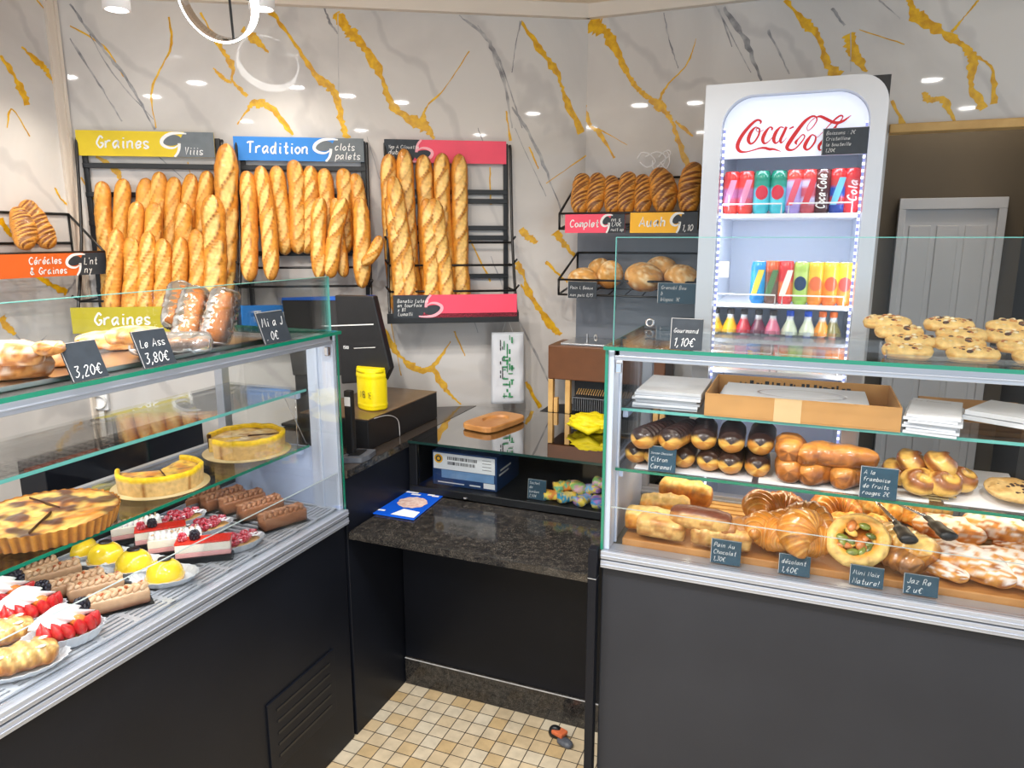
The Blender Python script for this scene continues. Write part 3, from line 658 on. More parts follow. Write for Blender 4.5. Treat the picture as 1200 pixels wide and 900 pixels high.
def upright(o, p, q, face, roll=0.0):
    """place a z-long bread from the point p towards q with its scored side facing 'face'"""
    z = (V3(q)-V3(p)).normalized(); y = -(V3(face) - z*V3(face).dot(z)).normalized(); x = y.cross(z)
    m = Matrix((x, y, z)).transposed() @ Matrix.Rotation(roll, 3, 'Z')
    o.rotation_euler = m.to_euler(); o.location = p; return o
# ------------------------------------------------------------------ wire bread racks on the rear wall
def rack(s0, s1, label, zs, wires, ztop=1.90, zb=1.245):
    w = s1-s0; r = empty('bread_rack', rw(s0, .004, zb), RWA); tag(r, label, 'bread rack', 'black wall racks for baguettes')
    # local: x along the wall, -y out of the wall
    H = ztop-zb
    for xx in (.004, w-.022):
        b = MB(); b.box(xx, xx+.018, -.012, 0, 0, H); b.build('upright', 'black_metal', r, bevel=.002)
        x2 = xx+.009 + (-.016 if xx < .1 else .016)
        b = MB(); b.tube(crom([(x2, -.006, H-.01), (x2, -.018, H-.012), (x2, -.03, H-.06), (x2, -.075, H*.45), (x2, -.17, .05), (x2, -.175, .0)], 4), .0055, 8); b.build('side_tube', 'black_metal', r)
    for z in zs:
        b = MB(); b.box(.004, w-.004, -.016, -.004, z-zb-.009, z-zb+.009); b.build('crossbar', 'black_metal', r, bevel=.0015)
    for z, d in wires:
        b = MB(); b.tube([(.0, -.01, z-zb), (.0, -d, z-zb), (w, -d, z-zb), (w, -.01, z-zb)], .0042, 6)
        b.tube([(w, -d, z-zb), (w+.012, -d-.03, z-zb+.022)], .004, 6); b.tube([(0, -d, z-zb), (-.012, -d-.03, z-zb+.022)], .004, 6); b.build('wire_guard', 'black_metal', r)
    b = MB(); b.box(-.012, w+.012, -.182, -.0, -.006, .0); b.box(-.012, w+.012, -.186, -.182, -.008, .03); b.build('tray', 'black_metal', r, bevel=.0015)
    for xx in (-.008, w+.002):
        b = MB(); b.box(xx, xx+.008, -.184, -.174, 0, .036); b.build('end_clip', 'black_metal', r)
    return r
RS = [(-1.405, -.925), (-.868, -.410), (-.338, .128)]
rack(*RS[0], 'black wire baguette rack below the upper yellow sign', [1.80, 1.70, 1.60, 1.49, 1.36], [(1.45, .10), (1.33, .15)])
rack(*RS[1], 'black wire baguette rack under the blue sign', [1.80, 1.70, 1.60, 1.49], [(1.44, .09), (1.375, .15)])
rack(*RS[2], 'black wire baguette rack under the pink signs, its right part empty', [1.72, 1.686, 1.585, 1.548, 1.40], [(1.53, .06), (1.446, .10), (1.352, .15)])
US, VZ = RW_U, V3((0, 0, 1))
def rsign(px0, py0, px1, off, w, h, *a, **k):
    p = at(px0, py0, off=off); return sign(p, RW_U, VZ, RW_N, w, h, *a, **k)
q = at(92, 182, off=.02)
sign(rw(-1.408, .03, 1.832), US, VZ, RW_N, .462, .086, 'yellow', 'Graines', ['Viiis'], 'yellow strip sign lettered Graines at the top of the left rack', dark='chalk_grey')
sign(rw(-1.425, .192, 1.222), US, VZ, RW_N, .50, .09, 'olive', 'Graines', [], 'olive yellow strip sign lettered Graines at the foot of the left rack')
sign(rw(-.880, .03, 1.824), US, VZ, RW_N, .462, .083, 'blue_sign', 'Tradition', ['clots', 'palets'], 'blue strip sign lettered Tradition at the top of the middle rack', dark='chalk_grey')
sign(rw(-.862, .192, 1.222), US, VZ, RW_N, .462, .09, 'blue_sign', 'Tradition', [], 'blue strip sign at the foot of the middle rack, half hidden by screens')
sign(rw(-.343, .03, 1.824), US, VZ, RW_N, .458, .083, 'pink', '', ['Vep A Cilouatta', 'dub tia', 'Nj'], 'plain pink strip sign at the top of the right rack, baguettes before it', mirror=True)
sign(rw(-.326, .190, 1.258), US, VZ, RW_N, .458, .084, 'pink', '', ['Banetiz Lutain', 'en tourfoix', 'x 81', 'Lumalli'], 'plain pink strip sign at the foot of the right rack', mirror=True)
# dark bars under the top signs
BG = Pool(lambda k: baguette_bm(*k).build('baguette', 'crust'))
def stand(key, x0, y0, x1, d1, label, group, d0=.06, zb=1.262, roll=0, yb=None, sink=0):
    """a baguette whose tip is seen at (x0,y0) and whose foot stands at column x1 on the rack tray, d1 from the wall"""
    tip = at(x0, y0, off=d0)
    if yb is None:
        a = at(x1, 350, off=d1); s = rws(a)[0]; foot = rw(s, d1, zb)
    else: foot = at(x1, yb, off=d1)
    L = (tip-foot).length
    o = BG.get(key, label, 'baguette', group); upright(o, foot, tip, RW_N + V3((0, 0, .15)), roll)
    k = L/key[0]; o.scale = (1, 1, k); return o
KA = [(.56, .030, 5, .30, 1, .5, False), (.56, .0285, 6, .26, 2, .35, False), (.56, .029, 4, .34, 3, .6, False)]
KB = [(.34, .0285, 4, .30, 4, .7, False), (.34, .029, 3, .25, 5, .5, False)]
KD = [(.50, .040, 5, .34, 6, 1.5, False)]
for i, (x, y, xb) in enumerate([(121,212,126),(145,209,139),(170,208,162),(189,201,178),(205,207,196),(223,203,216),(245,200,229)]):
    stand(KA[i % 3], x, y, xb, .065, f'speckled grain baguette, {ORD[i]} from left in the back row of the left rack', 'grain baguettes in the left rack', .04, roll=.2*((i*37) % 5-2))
for i, (x, y, xb) in enumerate([(161,236,158),(180,237,176),(217,237,214)]):
    stand(KA[(i+1) % 3], x, y, xb, .12, f'speckled grain baguette, {ORD[i]} from left in the middle row of the left rack', 'grain baguettes in the left rack', .085, roll=.3*(i-1))
for i, (x, y, xb) in enumerate([(135,268,131),(153,277,151),(171,271,170),(190,279,188),(210,277,210),(229,268,229)]):
    stand(KB[i % 2], x, y, xb, .160, f'grain baguette, {ORD[i]} from left in the front row of the left rack', 'grain baguettes in the left rack', .135, roll=.25*((i*3) % 4-1.5))
stand(KD[0], 250, 228, 249, .155, 'thick deeply scored loaf, front row right end of the left rack', 'grain baguettes in the left rack', .12)
stand(KD[0], 267, 168, 258, .10, 'thick scored loaf rising highest, beside the blue sign', 'grain baguettes in the left rack', .07, roll=.3)
KT = [(.42, .0305, 6, .3, 11, .8, False), (.42, .029, 5, .42, 12, .9, False), (.42, .030, 7, .28, 13, .6, False)]
T = [(288,200,295,.15,330,.06),(306,194,319,.15,329,.06),(326,194,333,.075,299,.05),(343,187,352,.075,298,.05),(365,194,361,.07,298,.045),(382,197,386,.07,297,.045),(401,197,406,.07,298,.045),(417,203,423,.07,305,.045)]
for i, (x, y, xb, d1, yb, d0) in enumerate(T):
    stand(KT[i % 3], x, y, xb, d1, f'golden traditional baguette, {ORD[i]} from left by its tip in the middle rack', 'traditional baguettes in the middle rack', d0, yb=yb, roll=.25*((i*5) % 4-1.5))
stand((.28, .029, 4, .3, 14, .9, False), 377, 231, 372, .155, 'short golden baguette leaning in front of others in the middle rack', 'traditional baguettes in the middle rack', .12, yb=327)
stand((.30, .027, 4, .4, 15, 1, False), 402, 231, 386, .165, 'golden baguette slanting down to the left in the middle rack', 'traditional baguettes in the middle rack', .13, yb=326)
stand((.29, .025, 4, .4, 16, .9, False), 390, 232, 405, .125, 'golden baguette slanting down to the right behind its neighbour', 'traditional baguettes in the middle rack', .09, yb=325)
stand((.28, .031, 4, .3, 17, .9, False), 420, 231, 427, .155, 'golden baguette in front at the right end of the middle rack', 'traditional baguettes in the middle rack', .12, yb=338)
stand((.14, .022, 2, .3, 18, .6, False), 447, 277, 426, .19, 'broken baguette end poking out to the right of the middle rack', 'traditional baguettes in the middle rack', .21, yb=312)
KP = [(.58, .033, 8, .42, 21, 1.6, False), (.58, .032, 8, .44, 22, 1.7, False), (.58, .034, 9, .46, 23, 1.6, False)]
for i, (x, y, xb, d1, d0) in enumerate([(455,180,466,.07,.04),(471,174,488,.09,.05),(494,181,506,.07,.04),(517,179,527,.09,.05),(536,180,544,.09,.05)]):
    stand(KP[i % 3], x, y, xb, d1, f'deeply scored baguette, {ORD[i]} from left in the back row of the pink rack', 'scored baguettes in the right rack', d0, zb=1.25, roll=.12*(i % 3-1))
for i, (x, y, xb) in enumerate([(458,228,472),(462,206,480),(500,232,506),(510,232,523)]):
    stand(((.46, .032, 6, .44, 24+i % 2, 1.7, False)), x, y, xb, .15, f'scored baguette, {ORD[i]} from left in the front row of the pink rack', 'scored baguettes in the right rack', .11, zb=1.25, roll=.15*(i % 2))
# ------------------------------------------------------------------ left wall basket with two striped loaves
wb = empty('wire_basket', (LC_.x, 1.60, 1.50)); tag(wb, 'black wire bread basket on the left wall with an orange sign', 'basket')
def bar(name, pts, r=.0045): 
    b = MB(); b.tube(pts, r, 6); return b.build(name, 'black_metal', wb)
X1, X0, yA, yB = .16, .004, -.42, .255
bar('front_wire', [(X1, yA, .0), (X1, yB, .0)]); bar('front_wire', [(X1, yA, -.07), (X1, yB, -.07)]); bar('side_frame', [(X0, yB, .13), (X0, yB, -.07), (X1, yB, -.07), (X1, yB, .0), (X0, yB, .13)])
bar('back_wire', [(X0, yA, .13), (X0, yB, .13)]); bar('back_wire', [(X0, yA, .03), (X0, yB, .03)])
b = MB()
for k in range(17): yy = yA+.01+(yB-yA-.02)*k/16; b.tube([(X0, yy, -.07), (X1, yy, -.07)], .0018, 5)
for k in range(5): xx = X0+.02+.028*k; b.tube([(xx, yA, -.068), (xx, yB, -.068)], .0018, 5)
b.build('wire_floor', 'black_metal', wb)
def striped(L, R, n, seed):
    return baguette_bm(L, R, n, .22, seed, 1.3, True)
p0 = at(87, 313, X=LC_.x+.166)
sign((LC_.x+.166, 1.475, 1.424), (0, 1, 0), VZ, (1, 0, 0), .375, .074, 'orange', ['Céréales', '& Graines'], ["L'nt", 'ny'], 'orange strip sign on the front of the left wall basket')
for (xa, ya, xb, yb, lb) in ((24, 244, 28, 292, 'shorter striped cereal loaf behind, in the left wall basket'), (32, 234, 56, 292, 'longer striped cereal loaf leaning in the left wall basket')):
    o = striped(.22, .036, 11, 31 if xa == 24 else 32).build('cereal_loaf', 'crust'); tag(o, lb, 'bread', 'striped loaves in the wall basket')
    f = at(xb, yb, X=LC_.x+.11); t = at(xa, ya, X=LC_.x+.04); upright(o, f, t, (1, -.3, .2)); o.scale = (1, 1, (t-f).length/.22)
# ------------------------------------------------------------------ two-tier bread shelf on the right wall
YS = 2.60; bs = empty('bread_shelf', (-.62, YS, 1.30)); tag(bs, 'two tier black wire bread shelf with a grey back plate', 'bread shelf')
b = MB(); b.box(-.275, .235, .235, .243, -.16, .31); b.build('back_plate', 'shelf_plate', bs) if False else None
mat('shelf_plate', lin(112, 118, 128), .25, var=.1, scale=6)
b = MB(); b.box(-.28, .245, .236, .243, -.16, .30); b.build('back_plate', 'shelf_plate', bs)
for z, zt in ((.335, .47), (.095, .19)):
    b = MB()
    xa, xb = -.245, .255; b.tube([(xa, 0, z), (xb, 0, z)], .004, 6); b.tube([(xa, 0, z-.055), (xb, 0, z-.055)], .004, 6)
    for xx in (xa, xb): b.tube([(xx, 0, z), (xx, 0, z-.055), (xx, .235, z-.02), (xx, .235, zt), (xx, 0, z)], .0045, 6)
    b.tube([(xa, .23, zt), (xb, .23, zt)], .004, 6); b.tube([(xa, .12, z-.037), (xb, .12, z-.037)], .003, 6)
    for k in range(9): xx = xa+(xb-xa)*k/8; b.tube([(xx, 0, z-.055), (xx, .235, z-.02)], .0022, 5)
    b.build('wire_tier', 'black_metal', bs)
LP = Pool(lambda k: baguette_bm(*k).build('wholemeal_loaf', 'crust'))
for i, (xa, ya, xb, R, lb) in enumerate([(680,204,682,.036,'first from left'),(699,203,697,.036,'second from left'),(717,206,717,.033,'third from left'),(734,202,736,.036,'fourth from left'),(751,205,755,.034,'fifth from left'),(772,197,780,.050,'the widest, sixth from left')]):
    f = at(xb, 251, Y=YS+.05); t = at(xa, ya, Y=YS+.13); L = (t-f).length
    o = LP.get((.20, R, 9 if R < .04 else 8, .34, 41+i % 3, 1.2, True), f'brown diagonally scored loaf, {lb} on the upper shelf', 'bread', 'brown loaves on the upper shelf'); upright(o, f, t, (0, -1, .4)); o.scale = (1, 1, L/.20)
f = at(803, 251, Y=YS+.05); t = at(816, 190, Y=YS+.12); o = LP.get((.24, .040, 9, -.34, 45, 1.2, True), 'dark brown scored loaf leaning at the right end of the upper shelf', 'bread', 'brown loaves on the upper shelf'); upright(o, f, t, (0, -1, .3)); o.scale = (1, 1, (t-f).length/.24)
def sgn2(x0, y0, x1, h, *a, **k):
    p, q = at(x0, y0, Y=YS-.008), at(x1, y0, Y=YS-.008); return sign(p, (1, 0, 0), VZ, (0, -1, 0), q.x-p.x, h, *a, **k)
sgn2(662, 273, 732, .066, 'pink', 'Complet', ['nn s', '1,70€', 'nuit op'], 'small pink sign lettered Complet on the upper bread shelf')
sgn2(738, 273, 817, .070, 'amber', 'Auah', ['1,10'], 'small amber sign on the upper bread shelf beside the fridge')
def boule_bm(rx, ry, rz, seed):
    b = MB(); sd = seed*3.1
    def fn(u, v):
        th = pi*u; a = 2*pi*v; n_ = nz((sin(th)*cos(a)*1.8+sd, sin(th)*sin(a)*1.8, cos(th)*1.8), 1)
        k = 1+.05*n_; x, y, z = sin(th)*cos(a), sin(th)*sin(a), cos(th)
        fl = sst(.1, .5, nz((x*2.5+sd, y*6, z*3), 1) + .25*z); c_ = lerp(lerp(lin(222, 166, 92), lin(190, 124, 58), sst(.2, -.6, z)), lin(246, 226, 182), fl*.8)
        sw = abs(sin(6*sqrt((x-.2)**2+y*y)+a)); c_ = lerp(c_, lin(176, 110, 48), .5*sst(.22, .05, sw)*sst(.1, .6, z))
        return (x*rx*k, y*ry*k, rz + z*rz*k*(1 if z > 0 else .85)), c_
    b.surf(fn, 22, 28, caps=False); return b
for i, (x, y, rx, rz, yo, lb) in enumerate([(684,332,.058,.044,.07,'pale round floured loaf at the left front of the lower bread shelf'),(713,331,.050,.058,.10,'tall round loaf second from left on the lower bread shelf'),(750,332,.078,.055,.07,'round loaf with a swirled crust in the middle of the lower bread shelf'),(794,332,.078,.052,.07,'round floured loaf at the right end of the lower bread shelf'),(700,322,.060,.055,.165,'golden loaf lying behind at the left of the lower bread shelf'),(772,316,.07,.06,.165,'golden loaf lying behind at the right of the lower bread shelf')]):
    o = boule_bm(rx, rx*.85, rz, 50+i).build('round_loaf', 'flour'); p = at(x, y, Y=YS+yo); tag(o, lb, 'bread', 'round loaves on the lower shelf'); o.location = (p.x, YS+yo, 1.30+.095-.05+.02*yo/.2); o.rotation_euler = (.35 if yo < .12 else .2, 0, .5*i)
slate(at(665, 349, Y=YS-.008), (1, 0, 0), VZ, (0, -1, 0), .112, .062, ['Pain L Beaux', 'non puis 0,95'], 'chalk slate hanging at the left front of the lower bread shelf')
slate(at(770, 355, Y=YS-.008), (1, 0, 0), VZ, (0, -1, 0), .138, .072, ['Grenobl Bou', 'b', 'blopoc 1€'], 'chalk slate hanging at the right front of the lower bread shelf', 'chalk_teal')
# white wire curl ornament above the loaves
b = MB(); cx, cy = 768, 187
def pw(x, y): return at(x, y, Y=YS+.17)
for st in ([(747,186),(752,179),(762,181),(768,190),(758,196),(750,190)],[(756,184),(770,178),(780,184),(775,196),(766,198),(765,188)],[(770,196),(778,188),(786,180),(783,176),(776,180)],[(772,184),(781,177),(785,188),(781,197),(774,190)]):
    b.tube(crom([tuple(pw(*p)) for p in st], 6), .0026, 6)
b.tube([tuple(pw(768, 196)), tuple(pw(768, 214))], .002, 6)
o = b.build('wire_ornament', 'white'); tag(o, 'white curled ribbon ornament above the loaves of the upper bread shelf', 'ornament')
# ------------------------------------------------------------------ drinks fridge on the right wall
YF = 2.25; FZ = 1.976; FX0, FX1 = -.312, .163
fr = empty('drinks_fridge', ((FX0+FX1)/2, YF, 0)); tag(fr, 'tall silver drinks fridge with an arched lit front and red script lettering', 'fridge')
def fp(p): return V3(p) - fr.location
ixl, ixr = at(843, 200, Y=YF).x, at(1018, 165, Y=YF).x; itop = at(940, 107, Y=YF).z; izb = .12
cx = -fr.location.x
def arch(xl, xr, zb, zt, rl, rr, n=12):
    pts = [(xl, zb)]
    pts += [(xl+rl-rl*cos(a), zt-rl+rl*sin(a)) for a in [pi/2*i/n for i in range(n+1)]]
    pts += [(xr-rr+rr*sin(a), zt-rr+rr*cos(a)) for a in [pi/2*i/n for i in range(n+1)]]
    pts.append((xr, zb)); return pts
inn = arch(ixl, ixr, izb, itop, .085, .085); outr = arch(FX0, FX1, 0.0, FZ, .004, .075)
b = MB(); n = len(inn); D1 = .055
vs = [(x+cx, 0, z) for x, z in outr] + [(x+cx, 0, z) for x, z in inn] + [(x+cx, D1, z) for x, z in inn] + [(x+cx, D1, z) for x, z in outr]
fs = []
for i in range(n-1): fs += [(i, i+1, n+i+1, n+i), (n+i, n+i+1, 2*n+i+1, 2*n+i), (3*n+i+1, 3*n+i, i, i+1)]
fs += [(0, n, 2*n-1, n-1)]
b.add(vs, fs); b.build('front_frame', 'silver_frame', fr)
b = MB(); b.box(FX0+cx+.004, FX1+cx+.004, D1, .575, 0, FZ-.002); 
b2 = MB(); w0, w1 = ixl+cx-.004, ixr+cx+.004
o_ = b
body = MB(); X0_, X1_ = FX0+cx+.003, FX1+cx+.004
body.box(X0_, w0, D1, .57, 0, FZ+.004); body.box(w1, X1_, D1, .57, 0, FZ+.004); body.box(w0, w1, D1, .57, itop, FZ+.004); body.box(w0, w1, .50, .57, 0, itop); body.box(w0, w1, D1, .50, 0, izb)
body.build('body', 'black_metal', fr)
b = MB(); b.box(w0, w0+.004, D1, .50, izb, itop); b.box(w1-.004, w1, D1, .50, izb, itop); b.box(w0, w1, .49, .50, izb, itop); b.box(w0, w1, D1, .5, izb, izb+.01); b.build('liner', 'liner', fr)
hz = at(928, 183.5, Y=YF+.035).z
hp = [(x, max(z, hz)) for x, z in arch(ixl+.001, ixr-.001, hz, itop-.001, .085, .085)]
b = MB(); b.prism([(x+cx, z) for x, z in hp], (0, .035, 0), (1, 0, 0), (0, 0, 1), (0, .006, 0)); b.build('header_panel', 'header_light', fr)
b = MB(); b.box(ixl+cx, ixr+cx, .030, .034, izb, hz-.002); b.build('glass_door', 'fridge_glass', fr)
b = MB()
for xx in (ixl+.004, ixr-.010): b.box(xx+cx, xx+.006+cx, .012, .018, izb+.3, itop-.085)
b.build('led_strip', 'led_dots', fr)
ZSH = [at(925, 250, Y=YF+.06).z, at(915, 357, Y=YF+.06).z, 0]; ZSH[2] = ZSH[1]-.205
for z in ZSH:
    b = MB(); b.box(w0+.006, w1-.006, .06, .46, z-.012, z); b.build('shelf', 'white', fr, bevel=.002)
    b = MB(); wq = (w1-w0-.02)/2
    for k in range(2):
        xa = w0+.012+k*wq; xb = xa+wq-.02
        b.tube([(xa, .056, z), (xa, .056, z+.028), (xb, .056, z+.028), (xb, .056, z)], .0022, 6)
    b.build('shelf_guard', 'plastic_white', fr)
# script lettering of the header, drawn as tapered strokes over a tracing of the sign
def L_(x, y): p = at(850+x/6.667, 120+y/6.667, Y=YF+.0345); return p - fr.location
KP_ = (at(950, 150, Y=YF+.0345)-at(949, 150, Y=YF+.0345)).length/6.667
def stroke(mb, pts, k=8):
    q = crom(pts, k); mb.ribbon([L_(x, y) for x, y, w in q], [max(.6, w)*KP_ for x, y, w in q], (0, -1, 0), 0, random.uniform(.0003, .0012))
b = MB()
stroke(b, [(272,168,10),(278,150,16),(262,138,16),(235,145,20),(190,185,26),(140,245,30),(105,305,32),(95,350,32),(115,382,24),(160,387,12),(215,374,10),(270,358,14),(310,356,20),(345,366,22),(380,366,16),(436,384,3)])
stroke(b, [(262,205,10),(235,195,12),(200,235,28),(180,290,30),(195,322,18),(225,310,14),(258,260,16),(268,215,14),(255,200,10),(240,215,6),(262,232,5),(300,215,5)])
stroke(b, [(362,218,14),(366,200,14),(345,196,12),(310,240,28),(292,290,28),(305,320,18),(335,308,8),(375,265,5)])
stroke(b, [(458,200,8),(430,194,12),(395,235,28),(378,288,28),(392,318,16),(420,300,8),(455,240,6),(475,195,6)])
stroke(b, [(478,190,20),(455,240,24),(432,290,24),(436,316,14),(460,298,5),(482,272,3)])
stroke(b, [(500,206,12),(535,190,14)], 3)
stroke(b, [(640,216,6),(650,220,6),(685,190,8),(715,140,10),(705,112,14),(672,112,18),(620,150,26),(560,225,32),(505,305,34),(482,350,30),(500,372,20),(545,362,12),(595,310,12),(620,268,10),(605,252,10),(575,280,10),(550,312,22),(560,330,4)])
stroke(b, [(640,216,6),(640,190,6),(665,150,6),(700,122,8)])
stroke(b, [(700,262,10),(675,255,12),(640,300,28),(620,345,28),(635,370,16),(665,355,14),(698,310,16),(706,270,12),(690,256,8)])
stroke(b, [(706,280,4),(740,255,5),(800,190,8),(860,130,14),(900,104,14),(918,112,10),(900,145,10),(850,200,14),(790,270,20),(735,335,24),(735,370,16),(760,368,6)])
stroke(b, [(715,114,10),(745,110,20),(785,128,24),(830,150,24),(875,160,24),(920,146,20),(955,122,12),(985,100,3)])
stroke(b, [(870,185,8),(845,215,20),(800,280,24)])
b.build('script_lettering', 'coke_red', fr)
p = at(962, 182, Y=YF-.002); p2 = at(1016, 182, Y=YF-.002)
slate(p, (1, 0, -.0), (0, 0, 1), (0, -1, 0), p2.x-p.x, .070, ['Boissons : 2€', 'Cristalline', 'la bouteille', '1,20€'], 'black chalk card of drink prices fixed over the fridge lettering', 'chalk')
# cans and bottles
def can(key):
    bands, lid, patch, pc, h, r = key
    root = empty('drink_can'); b = MB()
    zs = [0, .004, .010]+[.012+(h-.026)*i/10 for i in range(11)]+[h-.006, h]; rr = [r*.72, r*.82, r*.97]+[r]*11+[r*.90, r*.82]
    b.lathe(list(zip(rr, zs)), 20, cols=[lin(bands[min(len(bands)-1, int(z/h*len(bands)))]) for z in zs]); b.build('body', 'can_metal', root)
    b = MB(); b.lathe([(r*.82, h), (r*.80, h+.002), (r*.70, h-.001), (0, h-.001)], 20); b.ico((0, r*.2, h), .006, sc=(1, 1.4, .25)); b.build('lid', 'chrome' if lid == 'c' else lid, root)
    b = MB()
    def fn(u, v):
        a = (u-.5)*1.5*(1 if patch != 'wave' else .5)+ (0 if patch != 'wave' else (v-.5)*.9); z = h*(.5+(v-.5)*(.34 if patch == 'disc' else .62))
        if patch == 'disc': a = (u-.5)*1.5*sqrt(max(0.02, 1-(2*v-1)**2))
        return (sin(a)*(r+.0006), -cos(a)*(r+.0006), z), lin(pc)
    if patch in ('wave', 'disc'): b.surf(fn, 10, 10, wrap=False)
    else:
        write(b, patch, (0, 0, 0), (1, 0, 0), (0, 1, 0), (0, 0, 1), r*.95, r*.17, 0, .25, 0); xm = max(p[0] for p in b.v); ym = r*.42
        b.v = [(sin(-(y-ym)/r)*(r+.0007), -cos(-(y-ym)/r)*(r+.0007), h*.5+(x-xm/2)*min(1, h*.8/xm)) for x, y, z in b.v]; b.c = [lin(pc)]*len(b.c)
    b.build('emblem', 'can_metal', root); return root
CN = Pool(can)
def bottle(key):
    liquid, cap, lab, h, r = key; root = empty('drink_bottle'); b = MB()
    pr = [(r*.9, 0), (r, .006), (r, h*.30), (r*.95, h*.36), (r, h*.44), (r, h*.58), (r*.82, h*.70), (r*.45, h*.82), (r*.36, h*.88), (r*.36, h*.93)]
    b.lathe(pr, 20, cols=[lin(liquid)]*8+[lin(225, 230, 235)]*2); b.build('body', 'can_metal', root)
    b = MB(); b.lathe([(r*.42, h*.91), (r*.42, h*.99), (r*.38, h), (0, h)], 16); b.build('cap', cap, root)
    b = MB(); b.lathe([(r*1.012, h*.20), (r*1.012, h*.50)], 20, cols=[lin(lab)]*2); b.build('label', 'can_metal', root); return root
BT = Pool(bottle)
mat('cap_blue', lin(30, 84, 210), .4, var=.1); mat('cap_orange', lin(232, 110, 30), .4, var=.1); mat('cap_dark', lin(50, 44, 44), .4, var=.1); mat('lid_red', lin(225, 50, 45), .35, var=.1); mat('lid_green', lin(20, 120, 96), .35, var=.1)
R1 = [(856,((230,70,60),(214,90,110),(190,110,160),(230,70,66),(220,50,45)),'lid_red','wave',(235,150,180),'red and lilac can'),(873,((226,66,56),(210,84,104),(186,104,150),(226,66,60),(220,50,45)),'lid_red','wave',(225,140,170),'red and lilac can'),
 (891,((70,190,205),(90,205,220),(110,190,215),(40,140,120),(20,120,96)),'lid_green','disc',(205,40,60),'teal can with a red badge'),(911,((70,190,205),(90,205,220),(110,190,215),(40,140,120),(20,120,96)),'lid_green','disc',(205,40,60),'teal can with a red badge'),
 (929,((170,150,215),(180,160,220),(175,150,210),(200,190,230),(215,70,60)),'lid_red','wave',(225,90,110),'lilac can with a red rim'),(946,((190,80,90),(200,190,225),(205,90,110),(210,200,230),(200,60,55)),'lid_red','wave',(210,60,70),'pale can with a red band'),
 (962,((70,30,30),(84,36,36),(76,30,34),(90,40,40),(96,44,40)),'c','Coca-Cola',(240,236,230),'dark maroon can with white script'),(980,((40,70,160),(200,60,60),(40,80,170),(190,60,60),(210,50,50)),'lid_red','wave',(120,200,230),'blue and red can'),(996,((214,44,50),(205,60,66),(214,50,56),(196,70,74),(214,44,48)),'lid_red','Cola',(250,214,214),'bright red can')]
for i, (x, bands, lid, pt, pc, nm) in enumerate(R1):
    p = at(x, 246, Y=YF+.10); o = CN.get((bands, lid, pt, pc, .122, .0248), f'{nm}, {ORD[i]} from left on the top fridge shelf', 'can', 'cans on the top fridge shelf'); pose(o, (p.x, YF+.10, ZSH[0]), .1*(i % 3-1))
R2 = [(887.5,((30,140,220),(40,160,230),(50,170,235),(40,150,225)),'c','wave',(240,220,80),'sky blue can'),(903,((120,84,70),(110,90,76),(150,80,50),(214,90,40)),'cap_orange','wave',(90,130,80),'brown can with an orange rim'),(919,((226,60,60),(235,120,60),(222,50,54),(220,50,50)),'lid_red','wave',(245,235,225),'red can with a white word'),
 (937,((150,190,80),(170,205,100),(190,215,120),(170,200,90)),'c','disc',(20,50,90),'lime green can with a navy patch'),(954,((236,140,40),(240,150,50),(244,196,50),(236,190,40)),'c','disc',(230,110,60),'yellow and orange can'),(971,((240,120,40),(244,150,40),(248,200,50),(240,190,40)),'c','disc',(240,90,50),'yellow and orange can'),(989,((244,130,40),(240,140,60),(250,206,50),(244,196,44)),'c','disc',(225,80,70),'yellow and orange can')]
for i, (x, bands, lid, pt, pc, nm) in enumerate(R2):
    p = at(x, 352, Y=YF+.10); o = CN.get((bands, lid, pt, pc, .125, .0240), f'{nm}, {ORD[i]} from left on the middle fridge shelf', 'can', 'cans on the middle fridge shelf'); pose(o, (p.x, YF+.10, ZSH[1]), .1*(i % 3-1))
R3 = [(838,(236,186,30),'cap_dark',(230,170,40),'yellow juice bottle'),(855,(240,190,30),'cap_dark',(232,176,40),'yellow juice bottle'),(871,(200,40,60),'cap_dark',(226,70,80),'red drink bottle'),(888,(110,40,70),'cap_dark',(230,150,60),'dark drink bottle'),(905,(214,110,140),'cap_dark',(220,190,180),'pink drink bottle'),
 (925,(205,214,190),'cap_blue',(226,214,140),'pale lemonade bottle with a blue cap'),(946,(205,214,190),'cap_blue',(216,216,190),'pale lemonade bottle with a blue cap'),(963,(236,150,50),'cap_orange',(60,150,190),'orange juice bottle with an orange cap'),(980,(120,110,60),'cap_orange',(200,150,80),'olive drink bottle with an orange cap')]
for i, (x, lq, cap, lab, nm) in enumerate(R3):
    p = at(min(x, 976)+1, 372, Y=YF+.12); o = BT.get((lq, cap, lab, .183, .0265), f'{nm}, {ORD[i]} from left on the lowest visible fridge shelf', 'bottle', 'bottles on the lower fridge shelf'); pose(o, (p.x, YF+.12, ZSH[2]))
